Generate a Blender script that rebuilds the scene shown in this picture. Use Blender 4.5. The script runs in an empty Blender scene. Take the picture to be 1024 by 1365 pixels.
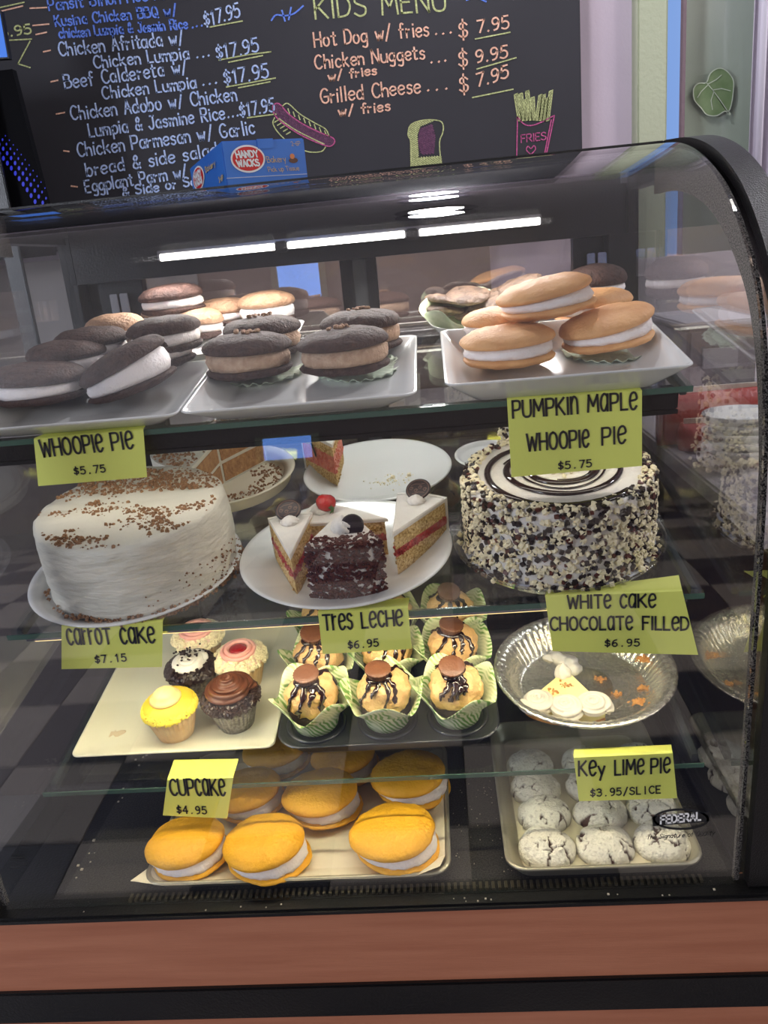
import bpy, bmesh, math, random
import numpy as np
from mathutils import Matrix, Vector, noise

C = bpy.context.scene.collection
RAD = math.radians
# ------------------------------------------------------------------ camera
PITCH, ROLL, YAW, FOC = RAD(17.2), RAD(5.4), RAD(-4.6), 1080.0
CAMZ = 1.32
def cam_axes():
    cp, sp, cy, sy, cr, sr = math.cos(PITCH), math.sin(PITCH), math.cos(YAW), math.sin(YAW), math.cos(ROLL), math.sin(ROLL)
    f = np.array([sy*cp, cy*cp, -sp]); x = np.array([cy, -sy, 0.0]); d = np.cross(f, x)
    return cr*x + sr*d, -sr*x + cr*d, f
AX, AD, AF = cam_axes()
cam_data = bpy.data.cameras.new('camera'); cam = bpy.data.objects.new('camera', cam_data); C.objects.link(cam)
cam_data.sensor_fit = 'VERTICAL'; cam_data.sensor_height = 36.0; cam_data.sensor_width = 27.0
cam_data.lens = FOC/1365.0*36.0; cam_data.clip_start = 0.02; cam_data.clip_end = 60
cam.matrix_world = Matrix(((AX[0], -AD[0], -AF[0], 0), (AX[1], -AD[1], -AF[1], 0), (AX[2], -AD[2], -AF[2], CAMZ), (0, 0, 0, 1)))
bpy.context.scene.camera = cam
# ------------------------------------------------------------------ world, colour management, large lights
sc = bpy.context.scene
sc.view_settings.view_transform = 'Standard'; sc.view_settings.look = 'None'
sc.view_settings.gamma = 1.0; sc.view_settings.use_curve_mapping = False
sc.view_settings.exposure = 0.0
w = bpy.data.worlds.new('world'); sc.world = w; w.use_nodes = True
w.node_tree.nodes['Background'].inputs[0].default_value = (0.72, 0.76, 0.95, 1)
w.node_tree.nodes['Background'].inputs[1].default_value = 0.25
def area(name, loc, target, sx, sy, power, col):
    l = bpy.data.lights.new(name, 'AREA'); l.shape = 'RECTANGLE'; l.size = sx; l.size_y = sy; l.energy = power; l.color = col
    o = bpy.data.objects.new(name, l); C.objects.link(o); o.location = loc
    o.rotation_euler = (Vector(target)-Vector(loc)).to_track_quat('-Z', 'Y').to_euler()
    return o
area('added_left_light', (-3.12, -0.9, 1.6), (0, 0.3, 1.0), 1.6, 1.3, 106, (0.86, 0.90, 1.0))  # added main light from the left, placed clear of the glass reflections
area('added_right_light', (3.12, -0.9, 1.6), (0, 0.3, 0.9), 1.6, 1.3, 52, (1.0, 0.94, 0.88))  # added counterpart from the right, brightens the cards and wood front
DOWN = [(0.03, 2.14), (0.03, 1.60)]
for k_, (x_, y_) in enumerate(DOWN): area('downlight_light', (x_, y_, 2.685), (x_, y_, 0), 0.155, 0.11, 10, (0.97, 0.95, 1.0))
area('added_staff_wash', (1.6, 1.6, 2.66), (1.3, 1.8, 0), 0.6, 0.3, 30, (0.95, 0.94, 1.0))  # added wash to brighten the staff side behind the right end pane
for o_ in C.objects:
    if o_.name.startswith('downlight_light'): o_.data.shape = 'ELLIPSE'
# lamps of the case itself
area('case_top_lamp_light', (-0.13, 1.235, 1.345), (-0.13, 1.12, 1.0), 0.62, 0.02, 3.0, (1.0, 0.97, 0.94))
area('shelf_lamp_light', (-0.13, 0.935, 1.118), (-0.13, 1.03, 0.9), 0.80, 0.018, 0.30, (1.0, 0.93, 0.82))
area('lower_shelf_lamp_light', (-0.13, 0.885, 0.908), (-0.13, 0.93, 0.6), 0.80, 0.012, 2.0, (1.0, 0.88, 0.62))

# ------------------------------------------------------------------ placing helpers (world points from measured rays)
CP = np.array([0, 0, CAMZ])
def ray(u, v):
    return AX*((u-512)/FOC) + AD*((v-682.5)/FOC) + AF
def at(u, v, Y):
    d = ray(u, v); return Vector(CP + d*(Y/d[1]))
def atx(u, v, X):
    d = ray(u, v); return Vector(CP + d*(X/d[0]))
def atz(u, v, Z):
    d = ray(u, v); return Vector(CP + d*((Z-CAMZ)/d[2]))
TILT = RAD(10)
SHELF = {1: (0.925, 1.155, TILT), 2: (0.873, 0.925, TILT), 3: (0.865, 0.705, TILT), 0: (0.79, 0.60, 0.0)}
def on(s, u, v, h=0.0):
    Y, Z, a = SHELF[s]; n = np.array([0, -math.sin(a), math.cos(a)]); o = np.array([0, Y, Z]) + n*h
    d = ray(u, v); k = np.dot(o-CP, n)/np.dot(d, n); q = CP+d*k-o
    return q[0]+0.0, q[1]*math.cos(a)+q[2]*math.sin(a)
def shelf_matrix(s, x, v, h=0.0, rz=0.0, rx=0.0, ry=0.0):
    Y, Z, a = SHELF[s]
    M = Matrix.Translation((0, Y, Z)) @ Matrix.Rotation(a, 4, 'X') @ Matrix.Translation((x, v, h))
    return M @ Matrix.Rotation(rz, 4, 'Z') @ Matrix.Rotation(rx, 4, 'X') @ Matrix.Rotation(ry, 4, 'Y')

# ------------------------------------------------------------------ materials
def s2l(c):
    return tuple((x/255/12.92 if x/255 <= 0.04045 else ((x/255+0.055)/1.055)**2.4) for x in c) + (1,)
MATS = {}
def mat(name, rgb, rough=0.6, bump=0.0, bscale=200.0, var=0.0, vscale=40.0, rgb2=None, metal=0.0, coat=0.0, sss=0.0, emit=0.0, spec=0.5, stretch=None, detail=4.0):
    if name in MATS: return MATS[name]
    m = bpy.data.materials.new(name); m.use_nodes = True; nt = m.node_tree; b = nt.nodes['Principled BSDF']
    c1 = s2l(rgb); b.inputs['Base Color'].default_value = c1; b.inputs['Roughness'].default_value = rough
    b.inputs['Metallic'].default_value = metal; b.inputs['Coat Weight'].default_value = coat; b.inputs['Coat Roughness'].default_value = 0.1
    b.inputs['Specular IOR Level'].default_value = spec
    if sss: b.inputs['Subsurface Weight'].default_value = sss; b.inputs['Subsurface Scale'].default_value = 0.004; b.inputs['Subsurface Radius'].default_value = (1, 0.7, 0.5)
    if emit: b.inputs['Emission Color'].default_value = c1; b.inputs['Emission Strength'].default_value = emit
    tc = nt.nodes.new('ShaderNodeTexCoord'); src = tc.outputs['Object']
    if stretch:
        mp = nt.nodes.new('ShaderNodeMapping'); mp.inputs['Scale'].default_value = stretch; nt.links.new(src, mp.inputs[0]); src = mp.outputs[0]
    if rgb2 is not None:
        n = nt.nodes.new('ShaderNodeTexNoise'); n.inputs['Scale'].default_value = vscale; n.inputs['Detail'].default_value = detail
        r = nt.nodes.new('ShaderNodeValToRGB'); r.color_ramp.elements[0].position = 0.5-0.25*(1-var); r.color_ramp.elements[1].position = 0.5+0.25*(1-var)
        r.color_ramp.elements[0].color = c1; r.color_ramp.elements[1].color = s2l(rgb2)
        nt.links.new(src, n.inputs['Vector']); nt.links.new(n.outputs['Fac'], r.inputs[0]); nt.links.new(r.outputs[0], b.inputs['Base Color'])
    if bump:
        n2 = nt.nodes.new('ShaderNodeTexNoise'); n2.inputs['Scale'].default_value = bscale; n2.inputs['Detail'].default_value = 5.0
        bp = nt.nodes.new('ShaderNodeBump'); bp.inputs['Strength'].default_value = bump; bp.inputs['Distance'].default_value = 0.0035
        nt.links.new(src, n2.inputs['Vector']); nt.links.new(n2.outputs['Fac'], bp.inputs['Height']); nt.links.new(bp.outputs[0], b.inputs['Normal'])
    MATS[name] = m; return m
def vmat(name, rough=0.7, bump=0.0, bscale=200.0, sss=0.0, coat=0.0):
    """colour from the mesh's own colour attribute (frosting / crack / leaf print)"""
    if name in MATS: return MATS[name]
    m = mat(name, (200, 200, 200), rough, bump, bscale, sss=sss, coat=coat); nt = m.node_tree
    a = nt.nodes.new('ShaderNodeVertexColor'); a.layer_name = 'tone'
    nt.links.new(a.outputs[0], nt.nodes['Principled BSDF'].inputs['Base Color']); return m
def glass(name, base=0.04, gain=1.0, tint=(1, 1, 1), rough=0.0):
    """thin clear pane: transmits straight through, reflects after Schlick (works from both faces)"""
    m = bpy.data.materials.new(name); m.use_nodes = True; nt = m.node_tree
    for n in list(nt.nodes):
        if n.type != 'OUTPUT_MATERIAL': nt.nodes.remove(n)
    out = nt.nodes['Material Output']
    lw = nt.nodes.new('ShaderNodeLayerWeight'); lw.inputs['Blend'].default_value = 0.5
    p = nt.nodes.new('ShaderNodeMath'); p.operation = 'POWER'; p.inputs[1].default_value = 5.0; nt.links.new(lw.outputs['Facing'], p.inputs[0])
    a = nt.nodes.new('ShaderNodeMath'); a.operation = 'MULTIPLY_ADD'; a.inputs[1].default_value = (1-base)*gain; a.inputs[2].default_value = base; a.use_clamp = True
    nt.links.new(p.outputs[0], a.inputs[0])
    t = nt.nodes.new('ShaderNodeBsdfTransparent'); t.inputs[0].default_value = (*tint, 1)
    g = nt.nodes.new('ShaderNodeBsdfGlossy'); g.inputs['Roughness'].default_value = rough; g.inputs[0].default_value = (1, 1, 1, 1)
    mx = nt.nodes.new('ShaderNodeMixShader'); nt.links.new(a.outputs[0], mx.inputs[0]); nt.links.new(t.outputs[0], mx.inputs[1]); nt.links.new(g.outputs[0], mx.inputs[2])
    nt.links.new(mx.outputs[0], out.inputs[0]); MATS[name] = m; return m
def emis(name, rgb, strength):
    m = mat(name, (20, 20, 20), 0.6); b = m.node_tree.nodes['Principled BSDF']
    b.inputs['Emission Color'].default_value = s2l(rgb); b.inputs['Emission Strength'].default_value = strength; return m

M_BLACK = mat('black_enamel', (16, 16, 18), 0.3, 0.15, 300)
M_BLACKT = mat('black_textured', (22, 21, 22), 0.30, 0.35, 700)
def leaf_paper():
    m = mat('leaf_print_paper', (214, 220, 182), 0.65); nt = m.node_tree; b = nt.nodes['Principled BSDF']
    tc = nt.nodes.new('ShaderNodeTexCoord'); wv = nt.nodes.new('ShaderNodeTexWave'); wv.wave_type = 'BANDS'; wv.bands_direction = 'DIAGONAL'
    wv.inputs['Scale'].default_value = 75; wv.inputs['Distortion'].default_value = 9; wv.inputs['Detail'].default_value = 1.0; wv.inputs['Detail Scale'].default_value = 0.6
    ns = nt.nodes.new('ShaderNodeTexNoise'); ns.inputs['Scale'].default_value = 38
    r1 = nt.nodes.new('ShaderNodeValToRGB'); r1.color_ramp.elements[0].position = 0.40; r1.color_ramp.elements[1].position = 0.60
    r2 = nt.nodes.new('ShaderNodeValToRGB'); r2.color_ramp.elements[0].position = 0.38; r2.color_ramp.elements[1].position = 0.55; r2.color_ramp.elements[0].color = (0.12, 0.12, 0.12, 1)
    mu = nt.nodes.new('ShaderNodeMath'); mu.operation = 'MULTIPLY'; mx = nt.nodes.new('ShaderNodeMix'); mx.data_type = 'RGBA'
    mx.inputs[6].default_value = s2l((216, 222, 184)); mx.inputs[7].default_value = s2l((112, 158, 74))
    L = nt.links.new; L(tc.outputs['Object'], wv.inputs['Vector']); L(tc.outputs['Object'], ns.inputs['Vector']); L(wv.outputs['Fac'], r1.inputs[0]); L(ns.outputs['Fac'], r2.inputs[0])
    L(r1.outputs[0], mu.inputs[0]); L(r2.outputs[0], mu.inputs[1]); L(mu.outputs[0], mx.inputs[0]); L(mx.outputs[2], b.inputs['Base Color']); return m
M_CHROME = mat('brushed_steel', (190, 190, 195), 0.25, metal=1.0)
M_PORC = mat('white_porcelain', (226, 226, 224), 0.18, coat=0.3)
M_PORCW = mat('cream_porcelain', (222, 214, 192), 0.25, coat=0.2)
M_MELA = mat('off_white_melamine', (214, 212, 190), 0.35)
M_CREAMW = mat('white_cream', (236, 228, 226), 0.6, 0.5, 260, sss=0.1)
M_CREAMT = mat('tan_cream', (196, 166, 140), 0.75, 0.8, 350, rgb2=(172, 138, 112), var=0.3, vscale=120)
M_CHOC = mat('chocolate_cake', (52, 35, 31), 0.7, 1.0, 260, spec=0.25, rgb2=(84, 60, 52), var=0.2, vscale=120)
M_CHOCL = mat('light_brown_cake', (150, 112, 84), 0.7, 0.9, 230, rgb2=(176, 138, 108), var=0.2, vscale=90)
M_PUMP = mat('pumpkin_cake', (206, 144, 88), 0.6, 0.5, 220, rgb2=(226, 172, 112), var=0.1, vscale=30)
M_YEL = mat('yellow_cake', (230, 168, 12), 0.55, 0.5, 220, rgb2=(238, 174, 34), var=0.1, vscale=50)
M_FROST = mat('carrot_frosting', (216, 212, 198), 0.5, 0.9, 45, sss=0.05, stretch=(1, 1, 3.5))
M_GREENP = mat('green_doily', (220, 232, 210), 0.8, 0.4, 200)
M_NUT = mat('nut_crumb', (166, 124, 86), 0.8, 0.5, 300, rgb2=(112, 78, 50), var=0.2, vscale=200)
M_DCHIP = mat('dark_chip', (40, 26, 22), 0.35)
M_RCHIP = mat('milk_chip', (92, 44, 32), 0.4)
M_WCHIP = mat('cream_curl', (238, 226, 190), 0.5)
M_SYRUP = mat('chocolate_syrup', (34, 14, 12), 0.08, coat=0.6)
M_LABEL = mat('lime_card', (224, 230, 112), 0.55)
M_INK = mat('black_ink', (24, 24, 26), 0.6)
M_DECK = mat('speckled_black_deck', (26, 26, 28), 0.3, 0.2, 400, rgb2=(58, 56, 54), var=0.75, vscale=500)
M_WOOD = mat('cherry_laminate', (180, 118, 90), 0.45, 0.1, 60, rgb2=(164, 102, 76), var=0.15, vscale=9, stretch=(0.6, 4, 9), detail=8)
M_PGLASS = glass('front_pane_glass', 0.06, 1.0, (0.985, 0.99, 0.99))
M_EGLASS = glass('end_pane_glass', 0.05, 1.8, (0.96, 0.97, 0.98))
M_SGLASS = glass('shelf_glass', 0.045, 0.9, (0.93, 0.96, 0.95))
M_SEDGE = mat('green_glass_edge', (70, 96, 84), 0.15, coat=0.5)
M_MIRROR = glass('rear_door_glass', 0.16, 0.8, (0.80, 0.78, 0.77))
M_CLEAR = glass('clear_plastic', 0.05, 0.9, (0.97, 0.97, 0.97), 0.02)

# ------------------------------------------------------------------ object helpers
def link(name, me, m=None, parent=None, smooth=True):
    o = bpy.data.objects.new(name, me); C.objects.link(o)
    if m is not None:
        for k in (m if isinstance(m, (list, tuple)) else [m]): me.materials.append(k)
    if smooth: me.polygons.foreach_set('use_smooth', [True]*len(me.polygons))
    if parent is not None: o.parent = parent
    return o
def mesh(name, vf, m=None, parent=None, smooth=True, idx=None, tone=None):
    v, f = vf[0], vf[1]
    me = bpy.data.meshes.new(name); me.from_pydata([tuple(p) for p in v], [], f); me.update()
    if idx is not None: 
        o = link(name, me, m, parent, smooth); me.polygons.foreach_set('material_index', idx); return o
    if tone is not None:
        a = me.color_attributes.new('tone', 'FLOAT_COLOR', 'POINT')
        a.data.foreach_set('color', [c for t in tone for c in t])
    return link(name, me, m, parent, smooth)
def empty(name, label, cat, M=None, group=None):
    o = bpy.data.objects.new(name, None); C.objects.link(o); o.empty_display_size = 0.02
    if M is not None: o.matrix_world = M
    tag(o, label, cat, group); return o
def tag(o, label=None, cat=None, group=None, kind=None):
    if label: o['label'] = label
    if cat: o['category'] = cat
    if group: o['group'] = group
    if kind: o['kind'] = kind
    return o
def struct(o): o['kind'] = 'structure'; return o
def join(*parts):
    V, F = [], []
    for v, f in parts:
        n = len(V); V += [tuple(p) for p in v]; F += [tuple(i+n for i in q) for q in f]
    return V, F
def xf(vf, M): return [tuple(M @ Vector(p)) for p in vf[0]], vf[1]
def mv(vf, x=0, y=0, z=0): return [(p[0]+x, p[1]+y, p[2]+z) for p in vf[0]], vf[1]
def box(x0, x1, y0, y1, z0, z1, b=0.0):
    bm = bmesh.new(); bmesh.ops.create_cube(bm, size=1.0)
    for q in bm.verts: q.co = Vector(((x0+x1)/2+q.co.x*(x1-x0), (y0+y1)/2+q.co.y*(y1-y0), (z0+z1)/2+q.co.z*(z1-z0)))
    if b: bmesh.ops.bevel(bm, geom=bm.edges[:], offset=b, segments=2, affect='EDGES')
    bm.verts.index_update(); r = ([tuple(q.co) for q in bm.verts], [tuple(q.index for q in f.verts) for f in bm.faces]); bm.free(); return r
def lathe(prof, n=48, fn=None, closed=False):
    """prof [(r,z)]; fn(angle, i, r, z)->(r,z)"""
    V, F = [], []
    for i, (r, z) in enumerate(prof):
        for k in range(n):
            a = 2*math.pi*k/n; rr, zz = (r, z) if fn is None else fn(a, i, r, z)
            V.append((rr*math.cos(a), rr*math.sin(a), zz))
    for i in range(len(prof)-1):
        for k in range(n):
            k2 = (k+1) % n; F.append((i*n+k, i*n+k2, (i+1)*n+k2, (i+1)*n+k))
    if closed:
        i = len(prof)-1
        for k in range(n):
            k2 = (k+1) % n; F.append((i*n+k, i*n+k2, k2, k))
    else:
        F.append(tuple(range(n-1, -1, -1))); F.append(tuple((len(prof)-1)*n+k for k in range(n)))
    return V, F
def tube(pts, r, n=8, flat=1.0):
    pts = [Vector(p) for p in pts]; V, F = [], []
    for i, p in enumerate(pts):
        t = (pts[min(i+1, len(pts)-1)]-pts[max(i-1, 0)]).normalized(); u = Vector((0, 0, 1)) if abs(t.z) < 0.9 else Vector((1, 0, 0))
        a = t.cross(u).normalized(); b = a.cross(t).normalized(); rr = r[i] if isinstance(r, (list, tuple)) else r
        for k in range(n):
            q = 2*math.pi*k/n; V.append(tuple(p + a*math.cos(q)*rr + b*math.sin(q)*rr*flat))
    for i in range(len(pts)-1):
        for k in range(n): F.append((i*n+k, i*n+(k+1) % n, (i+1)*n+(k+1) % n, (i+1)*n+k))
    F.append(tuple(range(n))); F.append(tuple((len(pts)-1)*n+k for k in range(n-1, -1, -1))); return V, F
def rrect(w, d, r, z, n=5):
    out = []
    for cx, cy, a0 in ((w/2-r, d/2-r, 0), (-w/2+r, d/2-r, 90), (-w/2+r, -d/2+r, 180), (w/2-r, -d/2+r, 270)):
        for k in range(n+1):
            a = RAD(a0+90*k/n); out.append((cx+r*math.cos(a), cy+r*math.sin(a), z))
    return out
def loft(secs, cap0=True, cap1=True):
    V = [p for s in secs for p in s]; n = len(secs[0]); F = []
    for i in range(len(secs)-1):
        for k in range(n): F.append((i*n+k, i*n+(k+1) % n, (i+1)*n+(k+1) % n, (i+1)*n+k))
    if cap0: F.append(tuple(range(n-1, -1, -1)))
    if cap1: F.append(tuple((len(secs)-1)*n+k for k in range(n)))
    return V, F
def prism(poly, z0, z1):
    n = len(poly); return loft([[(x, y, z0) for x, y in poly], [(x, y, z1) for x, y in poly]])
def sheet(P, t):
    """grid of points P[i][j] -> solid sheet of thickness t along -normal (Vector t)"""
    a, b = len(P), len(P[0]); t = Vector(t); V = [tuple(p) for r in P for p in r] + [tuple(Vector(p)+t) for r in P for p in r]; N = a*b; F = []
    for i in range(a-1):
        for j in range(b-1):
            q = (i*b+j, i*b+j+1, (i+1)*b+j+1, (i+1)*b+j); F.append(q); F.append(tuple(N+k for k in reversed(q)))
    rim = [j for j in range(b)] + [i*b+b-1 for i in range(1, a)] + [(a-1)*b+j for j in range(b-2, -1, -1)] + [i*b for i in range(a-2, 0, -1)]
    for k in range(len(rim)):
        p, q = rim[k], rim[(k+1) % len(rim)]; F.append((p, N+p, N+q, q))
    return V, F
def nz(x, y, z, s=1.0): return noise.noise(Vector((x*s, y*s, z*s)))
def jit(vf, amp, scale, seed=0.0):
    return [(p[0]+amp*nz(p[0]+seed, p[1], p[2], scale), p[1]+amp*nz(p[0], p[1]+seed+7, p[2], scale), p[2]+amp*nz(p[0], p[1], p[2]+seed+13, scale)) for p in vf[0]], vf[1]
def catmull(pts, k=5):
    P = [pts[0]] + list(pts) + [pts[-1]]; out = []
    for i in range(1, len(P)-2):
        for s in range(k):
            t = s/k; out.append(tuple(0.5*((2*P[i][c]) + (-P[i-1][c]+P[i+1][c])*t + (2*P[i-1][c]-5*P[i][c]+4*P[i+1][c]-P[i+2][c])*t*t + (-P[i-1][c]+3*P[i][c]-3*P[i+1][c]+P[i+2][c])*t**3) for c in range(len(pts[0]))))
    out.append(tuple(pts[-1])); return out

# ------------------------------------------------------------------ stroke lettering (cap height 10, x-height 6)
GL = {
'A': (6, 'l0,0 3,10 6,0;l1,3.6 5,3.6'), 'B': (6, 'l0,0 0,10;c0,10 4.5,9.6 5,7.6 3.6,5.6 0,5.4;c0,5.4 5,5 6,2.6 4.6,.4 0,0'), 'C': (6, 'c6,8.6 4,10 1.4,8.8 0,5 1.4,1 4,0 6,1.4'),
'D': (6, 'l0,0 0,10;c0,10 4,9.4 6,5.4 4.4,1 0,0'), 'E': (5, 'l5,10 0,10 0,0 5,0;l0,5.2 4,5.2'), 'F': (5, 'l5,10 0,10 0,0;l0,5.2 4,5.2'), 'G': (6.4, 'c6,8.6 4,10 1.4,8.8 0,5 1.4,1 4,0 6.2,1.4 6.2,4.4;l6.2,4.6 3.6,4.6'),
'H': (6, 'l0,0 0,10;l6,0 6,10;l0,5 6,5'), 'I': (1, 'l.5,0 .5,10'), 'J': (5, 'c4.5,10 4.5,3 3.6,.4 1.6,0 0,2;l2.4,10 6,10'), 'K': (6, 'l0,0 0,10;l5.6,10 0,4.4;l1.4,5.6 6,0'), 'L': (4.6, 'l0,10 0,0 4.6,0'),
'M': (7.6, 'l0,0 .6,10 3.8,3.4 7,10 7.6,0'), 'N': (6, 'l0,0 0,10 6,0 6,10'), 'O': (6.4, 'c3.2,10 1,8.8 0,5 1,1.2 3.2,0 5.4,1.2 6.4,5 5.4,8.8 3.2,10'), 'P': (5.6, 'l0,0 0,10;c0,10 4.6,9.8 5.6,7.4 4.4,4.8 0,4.4'),
'Q': (6.8, 'c3.2,10 1,8.8 0,5 1,1.2 3.2,0 5.4,1.2 6.4,5 5.4,8.8 3.2,10;l4,2.8 6.8,-.8'), 'R': (6, 'l0,0 0,10;c0,10 4.6,9.8 5.4,7.4 4.2,5 0,4.8;l2.4,4.8 6,0'), 'S': (5.6, 'c5.4,8.6 3.4,10 .8,9 .6,6.6 3,5.2 5.4,3.8 5,1 2.4,0 0,1.4'),
'T': (6, 'l0,10 6,10;l3,10 3,0'), 'U': (6, 'c0,10 0,3 1,.6 3,0 5,.6 6,3 6,10'), 'V': (6, 'l0,10 3,0 6,10'), 'W': (8.6, 'l0,10 2,0 4.3,8 6.6,0 8.6,10'), 'X': (6, 'l0,0 6,10;l0,10 6,0'), 'Y': (6, 'l0,10 3,5 6,10;l3,5 3,0'), 'Z': (6, 'l0,10 6,10 0,0 6,0'),
'a': (5, 'c4.6,5.4 2.6,6.2 .6,5 0,2.6 1,.4 3,.2 4.6,2.2;l4.8,6 4.8,0'), 'b': (5, 'l0,10 0,0;c0,2 1.4,5.8 3.6,6 5,3.4 3.8,.4 1.6,0 0,1.8'), 'c': (4.6, 'c4.6,5 3,6.1 1,5.4 0,3 1,.6 3,-.1 4.6,1'), 'd': (5, 'l5,10 5,0;c5,4.6 3,6.1 .8,5 0,2.8 1,.3 3.2,.2 5,2'),
'e': (5, 'c.2,3 4.8,3.6 4.6,5.4 2.8,6.1 .8,5.2 0,2.8 1,.4 3,-.1 4.8,1'), 'f': (4, 'c4,9.4 2.6,10 1.6,8.4 1.5,0;l0,5.8 3.6,5.8'), 'g': (5, 'c4.6,5.4 2.6,6.2 .6,5 0,2.8 1,.8 3,.6 4.6,2.4;c4.8,6 4.8,-1.6 3.4,-3.4 .8,-2.8'), 'h': (4.8, 'l0,10 0,0;c0,3.4 1.8,5.8 4,5.6 4.8,3.6 4.8,0'),
'i': (1, 'l.5,6 .5,0;l.5,8.2 .5,8.8'), 'j': (2, 'c2,6 2,-1.6 .4,-3;l2,8.2 2,8.8'), 'k': (4.6, 'l0,10 0,0;l4.2,6 0,2.6;l1.2,3.4 4.6,0'), 'l': (1, 'l.5,10 .5,0'), 'm': (7.4, 'l0,6 0,0;c0,3.8 1.6,6 3.4,5.4 3.6,3.4 3.6,0;c3.6,3.8 5.2,6 7,5.4 7.4,3.4 7.4,0'), 'n': (4.6, 'l0,6 0,0;c0,3.6 1.8,6.1 4,5.4 4.6,3.6 4.6,0'),
'o': (5, 'c2.5,6.1 .7,5.2 0,3 .7,.8 2.5,-.1 4.3,.8 5,3 4.3,5.2 2.5,6.1'), 'p': (5, 'l0,6 0,-3.4;c0,4 1.6,6.1 3.8,5.8 5,3.4 3.8,.6 1.6,0 0,1.6'), 'r': (3.4, 'l0,6 0,0;c0,3.2 .8,4.8 2.8,5.2'), 's': (4, 'c4,5.2 2.4,6.1 .4,5.2 1,3.6 3.4,2.8 3.8,1 2,-.1 0,.8'),
't': (3.8, 'c1.8,9 1.7,1.4 2.4,.1 3.8,.5;l0,6.4 3.8,6.4'), 'u': (4.8, 'c0,6 0,2 1.2,.1 3.4,.2 4.7,2;l4.8,6 4.8,0'), 'v': (4.4, 'l0,6 2.2,0 4.4,6'), 'w': (7, 'l0,6 1.8,0 3.5,5 5.2,0 7,6'), 'x': (4.4, 'l0,0 4.4,6;l0,6 4.4,0'), 'y': (4.6, 'l0,6 2.4,.6;l4.6,6 1,-3.4'), 'z': (4.4, 'l0,6 4.4,6 0,0 4.4,0'), 'q': (5, 'c4.6,5.4 2.6,6.2 .6,5 0,2.8 1,.8 3,.6 4.6,2.4;l4.8,6 4.8,-3.4'),
'0': (6, 'c3,10 1,8.8 0,5 1,1.2 3,0 5,1.2 6,5 5,8.8 3,10'), '1': (3, 'l0,8 1.8,10 1.8,0'), '2': (5.4, 'c0,8 1.6,10 4.4,9.4 5,7 3,3.6 0,0;l0,0 5.4,0'), '3': (5.4, 'c0,8.8 2.4,10 4.8,8.4 4.2,6 2,5.4;c2,5.4 5,4.6 5.2,2 3,0 0,1'), '4': (6, 'l4.4,0 4.4,10 0,3.2 6,3.2'), '5': (5.4, 'l5,10 .8,10 .4,5.6;c.4,5.6 3,6.4 5.2,4.6 5,1.4 2.6,0 0,1'),
'6': (5.4, 'c4.8,9.6 2,8.6 .2,5 .2,2 2,0 4.4,.6 5.2,3 3.8,5.4 1.6,5 .2,3'), '7': (5.4, 'l0,10 5.4,10 1.8,0'), '8': (5.4, 'c2.7,5.4 .5,7 .8,9 2.7,10 4.6,9 4.9,7 2.7,5.4 .3,3.8 .3,1.2 2.7,0 5.1,1.2 5.1,3.8 2.7,5.4'), '9': (5.4, 'c5,7 3.8,5 1.4,4.8 .2,7 1,9.4 3.4,10 5,8 5.2,5 4,1 1.4,0'),
'$': (5.6, 'c5.2,7.8 3.4,9 .8,8 .8,6 3,5.2 5.2,4 4.8,1.8 2.4,1 .2,2.2;l2.8,10.8 2.8,-.6'), '.': (1.6, 'l.6,0 .9,.5'), '/': (4.4, 'l0,-1 4.4,10.6'), '-': (4, 'l0,4.6 4,4.6'), '&': (6, 'c6,0 2,6 1.6,8.6 3.2,10 4.4,8.2 3,6 .6,3.6 .4,1.2 2.6,0 4.8,1.4 6,4'), ' ': (3.4, ''), ',': (1.5, 'l1,.6 .2,-1.4'),
}
def glyph_strokes(text, gap=1.8, mono=None, unicase=False):
    x = 0.0; out = []
    for ch in text:
        wd, s = GL.get(ch, GL[' ']); sy = 1/0.6 if (unicase and ch in 'aceimnorsu') else 1.0; off = x
        if mono: off = x + (mono-wd)/2
        for st in filter(None, s.split(';')):
            P = [tuple(float(q) for q in p.split(',')) for p in st[1:].split()]
            P = [(off+a, b*sy) for a, b in P]
            out.append(catmull(P, 4) if st[0] == 'c' else P)
        x += mono if mono else wd+gap
    return out, x-(0 if mono else gap)
def ribbon(strokes, wid, plane, lift=None):
    """strokes: lists of pixel points; plane(u,v)->Vector; flat ribbons with a little real thickness"""
    V, F = [], []; sp = []
    for st in strokes:            # split at sharp corners so the ribbon keeps its width
        cur = [st[0]]
        for i in range(1, len(st)):
            cur.append(st[i])
            if i < len(st)-1:
                d1 = np.subtract(st[i], st[i-1]); d2 = np.subtract(st[i+1], st[i])
                if np.dot(d1, d2) < 0.45*np.linalg.norm(d1)*np.linalg.norm(d2): sp.append(cur); cur = [st[i]]
        sp.append(cur)
    for st in sp:
        if len(st) < 2: continue
        P = [np.array(p, float) for p in st]; L, R = [], []
        for i, p in enumerate(P):
            d = P[min(i+1, len(P)-1)]-P[max(i-1, 0)]; d = d/(np.linalg.norm(d)+1e-9); n = np.array([-d[1], d[0]])*wid/2
            e = -d*wid*0.4 if i == 0 else (d*wid*0.4 if i == len(P)-1 else 0*d)
            L.append(p+n+e); R.append(p-n+e)
        b = len(V)
        for l, r in zip(L, R): V.append(tuple(plane(*l))); V.append(tuple(plane(*r)))
        for i in range(len(P)-1): F.append((b+2*i, b+2*i+1, b+2*i+3, b+2*i+2))
    return V, F
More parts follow.
